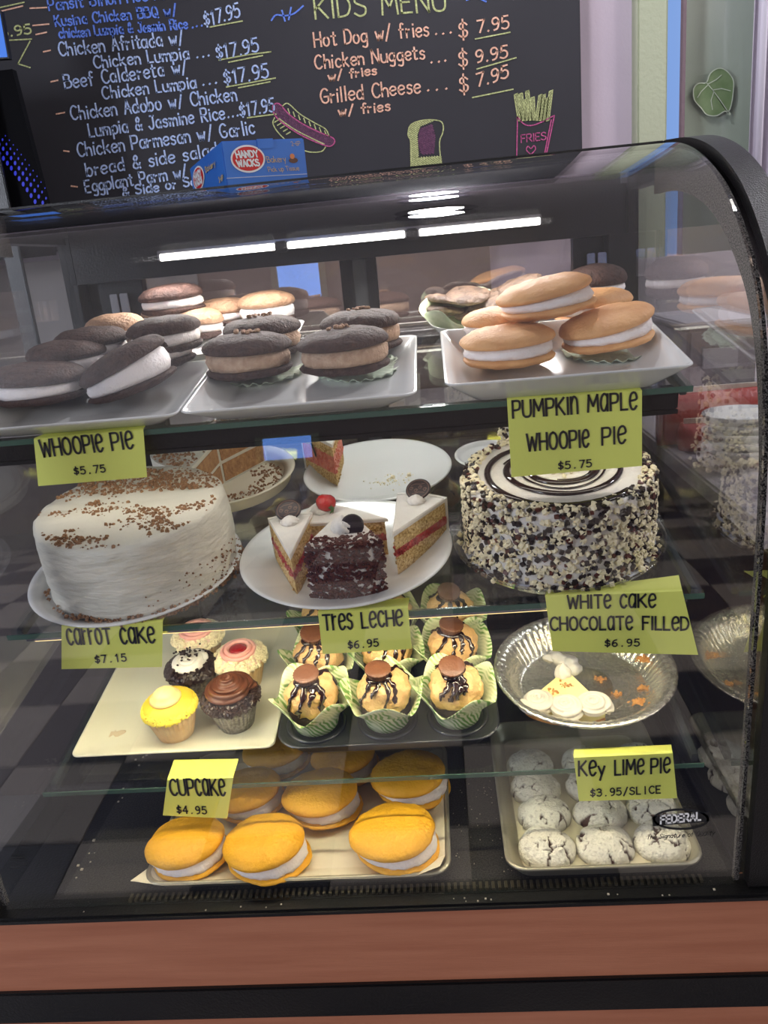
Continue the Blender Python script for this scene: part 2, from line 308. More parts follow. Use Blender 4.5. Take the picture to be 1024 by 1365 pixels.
def write(text, p0, p1, hpx, wid, plane, gap=1.8, mono=None, unicase=False, slant=0.0, wob=0.0, seed=0):
    S, W = glyph_strokes(text, gap, mono, unicase); rnd = random.Random(seed)
    p0 = np.array(p0, float); p1 = np.array(p1, float); a = (p1-p0)/W
    up = np.array([(p0[0]-849)/4100+slant, -1.0]); out = []
    for st in S:
        j = np.array([rnd.uniform(-wob, wob), rnd.uniform(-wob, wob)])
        out.append([tuple(p0 + a*x + up*(y*hpx/10) + j) for x, y in st])
    return ribbon(out, wid, plane)

# ================================================================== THE ROOM
XL, XR, YR = -0.575, 0.300, 1.395          # inside faces of the case: left, right, rear
def wpart(name, vf, m, root=None, smooth=False, **k):
    o = mesh(name, vf, m, None, smooth, **k)
    if root is not None: o.parent = root; bpy.context.view_layer.update(); o.matrix_parent_inverse = root.matrix_world.inverted()
    return o
M_WALLP = mat('pinkish_white_wall', (212, 198, 212), 0.85, 0.2, 120, rgb2=(204, 190, 204), var=0.2, vscale=3)
M_GREY = mat('warm_grey_wall', (150, 136, 132), 0.85, 0.15, 80)
M_TILED = mat('dark_slate_tile', (44, 46, 66), 0.45, 0.1, 60, rgb2=(52, 54, 74), var=0.2, vscale=6)
M_TILEL = mat('pale_grey_tile', (168, 158, 152), 0.45, 0.1, 60, rgb2=(184, 174, 166), var=0.2, vscale=6)
fl = struct(wpart('floor', box(-3.2, 3.2, -4.0, 2.35, -0.05, 0.0), mat('grey_grout', (92, 88, 88), 0.9)))
tm = [bpy.data.meshes.new('tile_mesh') for _ in range(2)]
tb = box(-0.149, 0.149, -0.149, 0.149, 0.0, 0.008, 0.0015)
for q, mm in zip(tm, (M_TILED, M_TILEL)): q.from_pydata(tb[0], [], tb[1]); q.materials.append(mm)
for i in range(15):
    for j in range(13):
        o = bpy.data.objects.new('tile', tm[(i+j) % 2]); C.objects.link(o); o.location = (-2.55+0.3*i, 0.55-0.3*j, 0); o.parent = fl
struct(wpart('wall_back', box(-3.2, 0.62, 2.26, 2.35, 0, 2.7), M_WALLP))
struct(wpart('wall_left', box(-3.25, -3.2, -4.0, 2.35, 0, 2.7), M_GREY))
struct(wpart('wall_right', box(3.2, 3.25, -4.0, 2.9, 0, 2.7), M_WALLP))
struct(wpart('wall_front', box(-3.2, 3.2, -4.05, -4.0, 0, 2.7), M_GREY))
struct(wpart('ceiling', box(-3.2, 3.2, -4.0, 2.9, 2.7, 2.75), mat('white_ceiling', (220, 216, 214), 0.9)))
# the corner with the window on the right of the board
Yb = 2.24
xa, xb, xc, xd, xe = (at(u, 100, Yb).x for u in (845, 884, 889, 905, 914))
M_OLIVE = mat('olive_painted_wood', (170, 176, 150), 0.75, 0.4, 90)
struct(wpart('trim_1', box(xa, xb, 2.20, 2.36, 0, 2.7, 0.004), M_OLIVE))
xf_, xg = at(1003, 100, Yb).x, at(1100, 100, Yb).x
w1 = struct(wpart('window_1', box(xe, xf_+0.03, 2.30, 2.306, 1.22, 2.7), glass('greenish_window_glass', 0.05, 0.8, (0.95, 0.97, 0.95))))
o = wpart('window_frame', join(box(xc-0.006, xc, 2.24, 2.33, 1.2, 2.7), box(xd, xe, 2.24, 2.33, 1.2, 2.7)), mat('brown_window_frame', (112, 92, 98), 0.6, 0.4, 60), w1)
o = wpart('lit_gap', box(xc-0.004, xd, 2.232, 2.236, 1.2, 2.7), emis('blue_daylight', (128, 168, 235), 0.85), w1); o['label'] = 'bright blue strip of daylight beside the frame'
o = wpart('outer_board', box(xe, xf_+0.3, 2.308, 2.33, 1.1, 2.7), mat('grey_green_board', (190, 198, 184), 0.8, 0.2, 20, rgb2=(208, 212, 206), var=0.2, vscale=2.5), w1)
struct(wpart('wall_back_low', box(0.62, 3.2, 2.30, 2.38, 0, 1.2), M_OLIVE))
struct(wpart('trim_2', box(xb, 1.9, 2.20, 2.34, 1.19, 1.225, 0.004), mat('pale_sill', (206, 200, 200), 0.6)))
# leaf sticker on the window pane
pl = lambda u, v: at(u, v, 2.296)
lf = catmull([(970, 151), (975, 140), (978, 118), (977, 105), (968, 94), (958, 91), (947, 98), (942, 110), (932, 111), (925, 118), (926, 133), (935, 144), (943, 153), (956, 154), (967, 148), (974, 154), (973, 150)], 3)
leaf = empty('leaf_sticker', 'pale green heart-shaped leaf sticker on the grey-green window pane', 'sticker', Matrix.Translation(at(950, 125, 2.296)))
n = len(lf); cc = pl(952, 124)
vf = ([tuple(pl(*p)) for p in lf] + [tuple(cc)], [(i, (i+1) % n, n) for i in range(n)])
wpart('leaf_blade', vf, mat('leaf_green', (112, 138, 92), 0.6, rgb2=(132, 154, 112), var=0.2, vscale=30), leaf)
wpart('leaf_outline', ribbon([lf], 1.3, lambda u, v: at(u, v, 2.294)), mat('pale_outline', (200, 212, 190), 0.7), leaf)
wpart('leaf_vein', ribbon([[(942, 110), (952, 122), (962, 136), (972, 151)], [(950, 120), (962, 118), (974, 121)], [(944, 112), (955, 106), (962, 100)], [(952, 122), (948, 134), (950, 146)], [(944, 113), (935, 122), (930, 130)]], 1.1, lambda u, v: at(u, v, 2.294)), mat('pale_outline', (0, 0, 0)), leaf)
# curtain
cv = [[(at(1003 + k*3.0, 100, 2.2).x, 2.20+0.018*math.sin(k*1.1), z) for k in range(60)] for z in (1.0, 1.9, 2.69)]
cur = wpart('curtain', sheet([[Vector(p) for p in r] for r in cv], (0, 0.004, 0)), mat('white_voile', (206, 200, 212), 0.9), None, True)
tag(cur, 'white curtain hanging at the right beside the grey-green window', 'curtain')

# window and wall seen only by reflection, behind the camera
wf = struct(wpart('window_2', box(-1.22, -0.88, -3.99, -3.96, 0.92, 1.46), emis('blue_window_daylight', (110, 160, 250), 4.0)))
wpart('window_frame', join(box(-1.27, -1.22, -3.99, -3.93, 0.87, 1.51), box(-0.88, -0.83, -3.99, -3.93, 0.87, 1.51), box(-1.22, -0.88, -3.99, -3.93, 0.87, 0.92), box(-1.22, -0.88, -3.99, -3.93, 1.46, 1.51)), M_OLIVE, wf)
for (x, y), lb in zip(DOWN, ('nearest the chalkboard', 'nearest the display case')):
    L = empty('downlight', 'round ceiling downlight of the staff side, '+lb, 'lamp', Matrix.Translation((x, y, 2.7)), 'staff side downlights')
    wpart('bezel', mv(lathe([(0.10, 2.692), (0.115, 2.694), (0.118, 2.70)], 32), x, y), M_CHROME, L)
L = empty('added_ceiling_lamp', 'white rectangular lamp added unseen on the ceiling to brighten the side counter', 'lamp', Matrix.Translation((1.6, 1.6, 2.7)))  # lamp and housing made up to go with the added staff wash
wpart('lamp_housing', box(1.28, 1.92, 1.43, 1.77, 2.67, 2.70, 0.004), M_PORC, L)
ws = struct(wpart('added_window_left', box(-3.19, -3.17, -1.75, -0.05, 0.9, 2.3), emis('added_left_glow', (170, 195, 240), 1.2)))  # unseen glowing pane and frame, made up to go with the added left light
wpart('window_frame', join(box(-3.19, -3.13, -1.82, -1.75, 0.85, 2.35), box(-3.19, -3.13, -0.05, 0.02, 0.85, 2.35), box(-3.19, -3.13, -1.75, -0.05, 0.83, 0.9)), M_OLIVE, ws)

ws = struct(wpart('added_window_right', box(3.17, 3.19, -1.75, -0.05, 0.9, 2.3), emis('added_right_glow', (225, 215, 200), 1.2)))  # unseen glowing pane and frame, made up for the added right light
wpart('window_frame', join(box(3.13, 3.19, -1.82, -1.75, 0.85, 2.35), box(3.13, 3.19, -0.05, 0.02, 0.85, 2.35), box(3.13, 3.19, -1.75, -0.05, 0.83, 0.9)), M_OLIVE, ws)
struct(wpart('trim_3', box(-1.9, 0.16, 2.235, 2.26, 0, 1.40), mat('brown_grey_panelling', (150, 130, 122), 0.8, 0.2, 30, rgb2=(134, 114, 106), var=0.3, vscale=4)))
struct(wpart('trim_4', box(-1.9, -0.62, 2.225, 2.235, 0, 1.40), mat('grey_panel', (158, 152, 150), 0.7)))
# ------------------------------------------------------------------ chalk board
YB = 2.20
board = empty('chalkboard_menu', 'large black chalkboard menu covered in blue and orange handwriting', 'menu board', Matrix.Translation((-0.6, YB, 1.4)))
bx1 = at(775, 110, YB).x
wpart('board', box(-1.75, bx1, YB, YB+0.03, 1.42, 2.6, 0.002), mat('black_chalkboard', (36, 35, 41), 0.7, 0.1, 40, rgb2=(42, 41, 48), var=0.1, vscale=3), board)
BP = lambda u, v: at(u, v, YB-0.0012)
CH_B = mat('pale_blue_chalk', (196, 212, 244), 0.9, 0.8, 400, rgb2=(146, 170, 222), var=0.2, vscale=250)
CH_D = mat('deep_blue_chalk', (112, 146, 236), 0.9, 0.8, 400, rgb2=(82, 114, 208), var=0.2, vscale=250)
CH_O = mat('orange_chalk', (244, 200, 176), 0.9, 0.8, 400, rgb2=(212, 154, 128), var=0.2, vscale=250)
CH_Y = mat('yellow_chalk', (206, 212, 150), 0.9, 0.8, 400, rgb2=(150, 156, 104), var=0.2, vscale=250)
CH_P = mat('pink_chalk', (204, 96, 150), 0.9, 0.8, 400, rgb2=(160, 70, 116), var=0.2, vscale=250)
CH_M = mat('mauve_chalk', (110, 66, 96), 0.9, 0.8, 400, rgb2=(78, 50, 74), var=0.2, vscale=150)
def chalk(text, p0, p1, h, m, wid=2.3, **k):
    o = wpart('chalk_lettering', write(text, p0, p1, h, wid, BP, gap=2.2, wob=0.5, seed=len(text)+int(p0[1]), **k), m, board); return o
for a in (
 ("Pansit Bihon rice noodles", (66, 14), (262, -6), 15, CH_D), ("Kusina Chicken BBQ w/", (74, 35), (236, 20), 14, CH_D), ("chicken Lumpia & Jasmin Rice", (80, 51), (250, 38), 13, CH_D),
 ("...", (256, 37), (270, 34), 14, CH_D), ("$17.95", (273, 36), (320, 22), 18, CH_B),
 ("Chicken Afritada w/", (80, 75), (246, 58), 18, CH_B), ("Chicken Lumpia", (126, 91), (252, 78), 16, CH_B), ("...", (262, 77), (280, 74), 14, CH_B), ("$17.95", (289, 80), (345, 68), 18, CH_B),
 ("Beef Caldereta w/", (87, 118), (250, 97), 18, CH_B), ("Chicken Lumpia", (138, 132), (262, 117), 16, CH_B), ("...", (270, 114), (290, 111), 14, CH_B), ("$17.95", (299, 113), (358, 103), 18, CH_B),
 ("Chicken Adobo w/ Chicken", (96, 160), (316, 134), 18, CH_B), ("Lumpia & Jasmine Rice", (120, 183), (300, 158), 17, CH_B), ("...", (304, 157), (318, 154), 14, CH_B), ("$17.95", (321, 156), (366, 148), 17, CH_B),
 ("Chicken Parmesan w/ Garlic", (105, 209), (340, 178), 18, CH_B), ("bread & side salad", (116, 235), (290, 207), 17, CH_B), ("Eggplant Parm w/", (115, 257), (250, 236), 16, CH_B), ("& Side or Salad", (164, 262), (285, 243), 12, CH_B),
 ("6.95", (2, 50), (42, 44), 12, CH_Y)):
    chalk(*a)
for a in (("KIDS MENU", (421, 25), (594, 14), 28, CH_Y, 2.6), ("Hot Dog w/ fries", (420, 63), (572, 47), 19, CH_O), ("...", (580, 46), (603, 44), 14, CH_O), ("$", (612, 52), (624, 51), 24, CH_O), ("7.95", (637, 44), (678, 37), 16, CH_O),
 ("Chicken Nuggets", (421, 92), (566, 78), 18, CH_O), ("w/ fries", (438, 108), (502, 99), 12, CH_O), ("...", (574, 84), (596, 81), 14, CH_O), ("$", (612, 91), (624, 90), 24, CH_O), ("9.95", (635, 84), (677, 76), 16, CH_O),
 ("Grilled Cheese", (428, 138), (561, 123), 19, CH_O), ("w/ fries", (452, 155), (520, 147), 13, CH_O), ("...", (568, 121), (598, 118), 14, CH_O), ("$", (613, 125), (625, 124), 24, CH_O), ("7.95", (636, 116), (678, 103), 17, CH_O)):
    chalk(*a)
def strokes(name, S, wid, m):
    if name in ('chalk_underline', 'chalk_dash', 'chalk_scribble', 'chalk_bun', 'chalk_toast', 'chalk_fries_box'):
        for st in S: wpart(name, ribbon([st], wid, BP), m, board)
        return
    return wpart(name, ribbon(S, wid, BP), m, board)
strokes('chalk_underline', [[(280, 36), (323, 28)], [(292, 80), (330, 73), (361, 69)], [(305, 83), (350, 74)], [(302, 116), (340, 109), (367, 104)], [(318, 117), (360, 109)], [(330, 157), (368, 152)], [(5, 54), (42, 52)], [(40, 55), (24, 85), (40, 90)], [(0, 10), (32, 3)], [(634, 52), (680, 43)], [(636, 92), (688, 77)], [(630, 130), (684, 119)]], 1.8, CH_Y)
strokes('chalk_dash', [[(40, 11), (62, 10)], [(44, 34), (65, 32)], [(48, 46), (62, 43)], [(58, 69), (67, 67)], [(68, 109), (77, 107)], [(75, 152), (86, 150)], [(85, 201), (92, 202)], [(95, 248), (103, 249)], [(1, 15), (30, 8)]], 2.0, CH_O)
strokes('chalk_scribble', [catmull([(362, 27), (368, 20), (380, 21), (392, 18), (404, 8)]), [(376, 14), (380, 28)], [(388, 10), (385, 26)], [(622, 0), (634, -4), (648, 2)]], 2.2, CH_D)
def hatch(poly, step, ang, wid, m, name='chalk_shading'):
    S = []; c, s = math.cos(ang), math.sin(ang); Q = [(x*c+y*s, -x*s+y*c) for x, y in poly]
    y = min(q[1] for q in Q)+step/2
    while y < max(q[1] for q in Q):
        xs = sorted(Q[i][0]+(y-Q[i][1])/(Q[(i+1) % len(Q)][1]-Q[i][1])*(Q[(i+1) % len(Q)][0]-Q[i][0]) for i in range(len(Q)) if (Q[i][1] <= y) != (Q[(i+1) % len(Q)][1] <= y))
        for a, b in zip(xs[::2], xs[1::2]): S.append([(a*c-y*s, a*s+y*c), (b*c-y*s, b*s+y*c)])
        y += step
    return wpart(name, ribbon(S, wid, lambda u, v: at(u, v, YB-0.0008)), m, board)
saus = catmull([(364, 140), (372, 138), (385, 152), (405, 166), (430, 178), (444, 184), (446, 190), (440, 195), (428, 192), (405, 182), (385, 170), (370, 158), (364, 148), (364, 140)], 3)
hatch(saus, 2.2, 1.0, 2.0, CH_M); strokes('chalk_hot_dog', [saus], 1.6, CH_P)
strokes('chalk_bun', [catmull([(376, 142), (384, 138), (400, 152), (420, 164), (434, 172), (439, 182)]), catmull([(366, 157), (364, 165), (372, 178), (388, 192), (410, 202), (428, 202), (434, 196)]), catmull([(372, 158), (392, 172), (415, 184), (432, 192)])] + [[(384+k*7, 145+k*4.2), (386+k*7, 151+k*4.2)] for k in range(8)] + [[(366+k*4, 163+k*4), (371+k*4, 160+k*4)] for k in range(5)], 1.5, CH_Y)
toast = catmull([(548, 224), (548, 190), (544, 180), (548, 166), (566, 160), (586, 161), (591, 168), (590, 178), (586, 190), (588, 218)], 3)
hatch([(548, 224), (547, 186), (544, 178), (549, 166), (568, 160), (578, 161), (560, 168), (556, 180), (558, 210), (588, 208), (589, 219)], 2.2, 0.6, 1.7, CH_Y); strokes('chalk_toast', [toast, [(556, 212), (587, 209)]], 1.6, CH_Y)
hatch([(560, 172), (576, 166), (580, 182), (578, 204), (562, 206), (558, 190)], 2.4, 0.5, 2.2, CH_M)
strokes('chalk_fries_box', [[(690, 156), (689, 210)], catmull([(690, 156), (700, 166), (714, 166), (739, 154)]), [(739, 155), (728, 208)], [(735, 160), (726, 206)]], 1.6, CH_P)
wpart('chalk_lettering', write('FRIES', (695, 190), (728, 186), 10, 1.4, BP), CH_P, board)
strokes('chalk_heart', [catmull([(708, 206), (702, 200), (704, 195), (708, 198), (712, 194), (714, 199), (708, 206)])], 1.4, CH_P)
fr = random.Random(3)
for k in range(9):
    b0 = 693+k*4.6; t0 = b0+fr.uniform(-3, 4)+(k-4)*0.9; h = fr.uniform(28, 42)
    q = [(b0-2.2, 160-abs(k-4)*-0.4), (t0-2.6, 162-h), (t0+2.2, 160-h), (b0+2.4, 160)]
    hatch(q, 1.8, 1.2, 1.2, CH_Y); strokes('chalk_fry', [q+[q[0]]], 1.2, CH_Y)

# black screen with blue dots at the left edge + glowing screen edge
YM = 1.975
mon = empty('point_of_sale_monitor', 'black monitor with an arc of blue dots, at the left in front of the chalkboard', 'monitor', Matrix.Translation((-1.2, YM, 1.45)))
e = [at(16, 92, YM), at(66, 285, YM), at(70, 340, YM)]
poly = [e[0], e[1], e[2], Vector((-1.6, YM, e[2].z)), Vector((-1.6, YM, e[0].z))]
wpart('screen', loft([[tuple(p) for p in poly], [(p.x, p.y+0.02, p.z) for p in poly]]), mat('black_screen', (6, 6, 10), 0.7, spec=0.1), mon)
wpart('stand', box(-1.45, -1.25, YM+0.0, YM+0.06, 0.98, e[2].z+0.002, 0.003), M_BLACK, mon)
wpart('blue_dots', join(*[([tuple(at(cx+rr*math.cos(a)*0.75, cy+rr*math.sin(a)*1.3, YM-0.001)) for a in [k*math.pi/4 for k in range(8)]], [tuple(range(8))])
    for r_, rr in ((0, 2.6), (9, 2.3), (17, 1.5), (24, 0.9)) for t in np.linspace(0, 1, 12)
    for cx, cy in [((0-2)+t*58+r_*0.55-4, 205+t*64+t*t*14-r_*0.75-6)] if cx > -2 and cx < 64]), emis('blue_glow', (50, 60, 220), 0.7), mon)
scr = empty('bright_blue_screen', 'glowing blue screen cut off by the left edge, before the chalkboard', 'screen', Matrix.Translation((-1.25, 1.93, 1.7)))
p = [at(u, v, 1.93) for u, v in ((-60, 20), (1, 14), (12, 78), (-60, 82))]
wpart('bezel', loft([[tuple(q) for q in p], [(q.x, q.y+0.015, q.z) for q in p]]), M_BLACK, scr)
p = [at(u, v, 1.929) for u, v in ((-58, 24), (0, 18), (10, 76), (-58, 80))]
wpart('display', ([tuple(q) for q in p], [(0, 1, 2, 3)]), emis('blue_screen_glow', (70, 130, 240), 0.9), scr)
wpart('arm', box(p[0].x-0.02, p[0].x+0.02, 1.946, 1.958, 0.98, p[0].z, 0.002), M_BLACK, scr)

# ------------------------------------------------------------------ side counters seen through the end panes
M_COUNT = mat('pale_grey_counter', (176, 168, 172), 0.35, rgb2=(160, 152, 156), var=0.3, vscale=6)
M_DBROWN = mat('dark_brown_cabinet', (58, 34, 26), 0.4, rgb2=(46, 26, 20), var=0.2, vscale=8, stretch=(1, 1, 5))
sc_ = empty('side_counter', 'dark brown cabinet with pale grey worktop at the right of the case', 'counter', Matrix.Translation((0.9, 1.5, 0)))
wpart('cabinet_body', box(0.40, 1.5, 0.95, 2.18, 0, 0.95), M_DBROWN, sc_); wpart('worktop', box(0.37, 1.55, 0.93, 2.19, 0.95, 0.98, 0.004), M_COUNT, sc_)
wpart('backsplash', box(0.36, 1.5, 2.185, 2.199, 0.98, 1.265, 0.002), mat('pale_grey_backsplash', (184, 176, 182), 0.35), sc_)
sb = empty('back_counter', 'grey counter on the staff side behind the case, at the left', 'counter', Matrix.Translation((-1.2, 2.0, 0)))
wpart('cabinet_body', box(-1.9, 0.30, 1.85, 2.18, 0, 0.94), mat('grey_cabinet', (96, 86, 82), 0.6), sb); wpart('worktop', box(-1.92, 0.32, 1.82, 2.19, 0.94, 0.98, 0.004), M_COUNT, sb)
p = at(950, 505, 1.75)
gb = empty('grey_appliance', 'grey box-shaped appliance on the worktop, seen through the right end pane', 'appliance', Matrix.Translation((p.x, 1.8, 0.98)))
x0, x1 = at(916, 470, 1.7).x, at(1010, 470, 1.7).x
wpart('body', box(x0, x1, 1.7, 2.0, 0.98, at(950, 436, 1.7).z, 0.008), mat('grey_plastic', (134, 126, 132), 0.4), gb)
wpart('lid', box(x0-0.006, x1+0.006, 1.695, 2.005, at(950, 436, 1.7).z, at(950, 428, 1.7).z, 0.004), mat('pale_grey_plastic', (180, 174, 180), 0.35), gb)
wpart('control_panel', box(x0+0.03, x0+0.10, 1.694, 1.70, 1.05, 1.09, 0.001), mat('pale_grey_plastic', (0, 0, 0)), gb)
M_RED = mat('red_foil', (176, 58, 48), 0.4, 0.6, 60)
p = at(955, 520, 1.35)
for k in range(2):
    r_ = empty('red_packet', ('red foil packet leaning at the back of the worktop', 'red foil packet lying flat in front of the leaning one')[k], 'packet', Matrix.Translation((p.x+0.02*k, 1.38-0.06*k, 0.98+0.0*k)), 'red packets on the side worktop')
    sec = lambda z, d: [(q[0], q[1], z) for q in rrect(0.17, d, min(0.02, d/2.2), 0)]
    body = loft([sec(0.0, 0.03), sec(0.012, 0.07), sec(0.03+0.03*(1-k), 0.06), sec(0.042+0.04*(1-k), 0.02)])
    o = mesh('pouch', jit(body, 0.004, 30, k), M_RED, r_); o = mesh('seal', box(-0.08, 0.08, -0.002, 0.002, 0.04+0.04*(1-k), 0.052+0.04*(1-k)), mat('pale_seal', (230, 214, 200), 0.5), r_, False)
bw = lathe([(0.02, 0), (0.022, 0.004), (0.048, 0.020), (0.056, 0.026), (0.055, 0.028), (0.046, 0.022), (0.018, 0.006)], 32)
pb = at(985, 640, 1.22); bprev = None
for k in range(5):
    o = mesh('bowl', bw, M_PORC, None); o.location = (pb.x+0.004*(k % 2), 1.22, 0.98+0.0125*k)
    tag(o, ['lowest', 'second from the bottom', 'middle', 'second from the top', 'topmost'][k]+' white bowl of the stack on the side worktop', 'bowl', 'white bowls stacked on the side worktop')

# ================================================================== THE DISPLAY CASE
case = empty('display_case', 'black refrigerated display case with curved glass front and cherry wood panel', 'display case', Matrix.Translation((-0.14, 1.05, 0)))
def cp(name, vf, m, smooth=False, parent=None, label=None):
    o = wpart(name, vf, m, parent or case, smooth)
    if label: o['label'] = label
    return o
prof = catmull([(0.778, 0.602), (0.766, 0.80), (0.757, 1.0), (0.757, 1.10), (0.766, 1.19), (0.790, 1.262), (0.833, 1.317), (0.892, 1.365), (0.965, 1.399), (1.05, 1.420), (1.15, 1.430)], 5)
def off(P, d):
    out = []
    for i, p in enumerate(P):
        a, b = P[max(i-1, 0)], P[min(i+1, len(P)-1)]; t = np.array([b[0]-a[0], b[1]-a[1]]); t /= np.linalg.norm(t); nrm = np.array([t[1], -t[0]])
        dd = d(i/(len(P)-1)) if callable(d) else d; out.append((p[0]+nrm[0]*dd, p[1]+nrm[1]*dd))
    return out     # positive d = towards the inside
def xprism(P, x0, x1):
    n = len(P); return loft([[(x0, y, z) for y, z in P], [(x1, y, z) for y, z in P]])
inn = off(prof, 0.005)
def strip(PA, PB, x0, x1):
    """closed band between two profiles, extruded in x (ring of quads, no big n-gon)"""
    n = len(PA); V, F = [], []
    for c0, c1 in ((0, 1), (1, 2), (2, 3), (3, 0)):      # the four sides keep their own vertices, so each shades true
        o_ = len(V)
        for a, b in zip(PA, PB):
            q = ((x0, *a), (x1, *a), (x1, *b), (x0, *b)); V += [q[c0], q[c1]]
        F += [(o_+2*i, o_+2*i+2, o_+2*i+3, o_+2*i+1) for i in range(n-1)]
    for i in (0, n-1):
        o_ = len(V); V += [(x0, *PA[i]), (x1, *PA[i]), (x1, *PB[i]), (x0, *PB[i])]; F.append((o_, o_+1, o_+2, o_+3) if i == 0 else (o_+3, o_+2, o_+1, o_))
    return V, F
fg = cp('front_glass', strip(prof, inn, XL, XR), M_PGLASS, True)
# end panes (thin solid slabs) and arched frames
ein = off(prof, 0.008)
for s, x0, x1, nm in ((0, XL-0.012, XL-0.006, 'left'), (1, XR+0.006, XR+0.012, 'right')):
    V, F = [], []
    for (y, z) in ein: V += [(x0, y, z), (x1, y, z), (x0, YR, z), (x1, YR, z)]
    for i in range(len(ein)-1):
        a = 4*i; F += [(a, a+4, a+6, a+2), (a+1, a+3, a+7, a+5)]
    F += [(0, 2, 3, 1), (a+4, a+5, a+7, a+6)]
    cp('end_pane', (V, F), M_EGLASS)
    fi = off(prof, lambda t: 0.014+0.022*max(0, (t-0.25))/0.75*1.2); fo = off(prof, -0.004)
    ex0, ex1 = (XL-0.040, XL-0.013) if s == 0 else (XR+0.013, XR+0.040)
    ext = [(0.80, 0.44), ] ; tail = [(YR+0.02, 1.452)]
    a_, b_ = fo+[(YR+0.02, 1.440)], fi+[(YR+0.02, 1.39)]
    fr_ = cp('arch_frame', strip(a_, b_, ex0, ex1), M_BLACKT, True)
    bx = (XL-0.006, XL) if s == 0 else (XR, XR+0.006)
    cp('inner_bezel', strip(off(prof, 0.006), off(prof, lambda t: 0.012+0.040*max(0, (t-0.3))/0.7*1.2), *bx), mat('flecked_black', (22, 21, 22), 0.6, 0.5, 600, spec=0.15, rgb2=(110, 106, 102), var=0.75, vscale=600), True, fr_)
    bd = off(prof, 0.002); cp('bead_trim', join(*[mv(lathe([(0.0008, -0.0022), (0.0022, -0.0010), (0.0022, 0.0010), (0.0008, 0.0022)], 7), (ex0+0.002 if s else ex1-0.002), y-0.003, z) for (y0, z0), (y1, z1) in zip(bd[14:], bd[15:]) for q_ in (0, 0.34, 0.67) for y, z in [(y0+(y1-y0)*q_, z0+(z1-z0)*q_)]]), M_CHROME, True, fr_)['kind'] = 'stuff'
# base
Yw = 0.785
zw = [at(512, v, Yw).z for v in (1200, 1308, 1349)]
bx0, bx1_ = XL-0.08, XR+0.08
cp('sill', box(bx0, bx1_, 0.762, 0.80, zw[0], 0.600, 0.003), M_BLACK)
cp('wood_panel', box(bx0, bx1_, Yw, 0.81, zw[1], zw[0]), M_WOOD)
cp('black_band', box(bx0, bx1_, Yw-0.006, 0.81, zw[2], zw[1], 0.002), M_BLACK)
cp('lower_wood_panel', box(bx0, bx1_, Yw, 0.81, 0.10, zw[2]), M_WOOD)
cp('kick_plate', box(bx0+0.02, bx1_-0.02, 0.82, 0.84, 0.008, 0.10), M_BLACK)
for q_ in (bx0, bx1_-0.02): cp('cabinet_side', box(q_, q_+0.02, 0.81, YR+0.05, 0.02, 0.58), M_BLACK)
cp('deck_floor', box(XL-0.01, XR+0.01, 0.80, YR+0.02, 0.585, 0.597), M_BLACK)
cp('deck_liner', box(-0.512, XR, 0.80, YR, 0.597, 0.600), M_DECK)
vg = [box(x, x+0.0035, 0.783, 0.794, 0.6005, 0.6045) for x in np.arange(-0.42, 0.27, 0.0075)]
o = cp('vent_grille', join(*vg), mat('worn_grille', (104, 98, 84), 0.3, metal=0.8)); o['kind'] = 'stuff'
cp('grille_channel', box(XL, XR, 0.780, 0.800, 0.598, 0.6008), M_BLACK)
rnd = random.Random(5)
cr = [mv(box(-s_, s_, -s_, s_, 0, s_), *q) for s_, q in [(rnd.uniform(0.0006, 0.0018), (-0.508+rnd.gauss(0, 0.006), 0.81+rnd.random()*0.3, 0.600)) for _ in range(16)] + [(rnd.uniform(0.0004, 0.0008), (rnd.uniform(-0.02, 0.05), rnd.uniform(0.81, 1.02), 0.600)) for _ in range(50)] + [(rnd.uniform(0.0006, 0.0012), (rnd.uniform(-0.5, 0.3), rnd.uniform(0.766, 0.776), 0.601)) for _ in range(16)]]
o = cp('scattered_crumbs', join(*cr), mat('pale_crumb', (176, 168, 150), 0.8)); o['kind'] = 'stuff'
# rear wall of the case: header, rails, posts, two sliding glass doors
X = lambda u, v=400, Y=YR-0.004: at(u, v, Y).x
ZT = at(466, 346, YR).z
cp('header', box(XL, XR, YR-0.045, YR+0.01, ZT, 1.418), M_BLACK)
cp('top_slab', box(XL-0.013, XR+0.013, 1.150, YR+0.03, 1.418, 1.434, 0.003), M_BLACKT)
cp('rear_bottom_rail', box(XL, XR, YR-0.02, YR+0.02, 0.597, 0.63), M_BLACK)
M_DGREY = mat('dark_grey_frame', (56, 58, 60), 0.4)
for u0, u1, y0, y1, m_ in ((99, 116, -0.03, 0.02, M_BLACK), (136, 195, -0.012, 0.012, M_BLACK), (456, 474, 0.012, 0.024, M_BLACK), (474, 492, 0.0, 0.014, M_DGREY), (492, 506, -0.004, 0.012, M_BLACK), (764, 774, -0.014, 0.01, M_BLACK), (808, 846, -0.03, 0.02, M_BLACK)):
    cp('door_stile', box(X(u0), X(u1), YR+y0, YR+y1, 0.60, 1.40, 0.001), m_)
cp('door_recess', box(X(774), X(808), YR+0.012, YR+0.02, 0.60, 1.40), M_BLACK)
cp('door_recess', box(X(116), X(136), YR+0.012, YR+0.02, 0.60, 1.40), M_DGREY)
for u0, u1, v0, v1 in ((152, 177, 392, 420), (781, 806, 338, 374)):
    h = cp('door_handle', join(box(X(u0), X(u0)+(X(u1)-X(u0))*0.42, YR-0.022, YR-0.013, at(u0, v1, YR).z, at(u0, v0, YR).z, 0.001), box(X(u0)+(X(u1)-X(u0))*0.55, X(u1), YR-0.024, YR-0.013, at(u0, v1, YR).z, at(u0, v0, YR).z, 0.001)), M_CHROME)
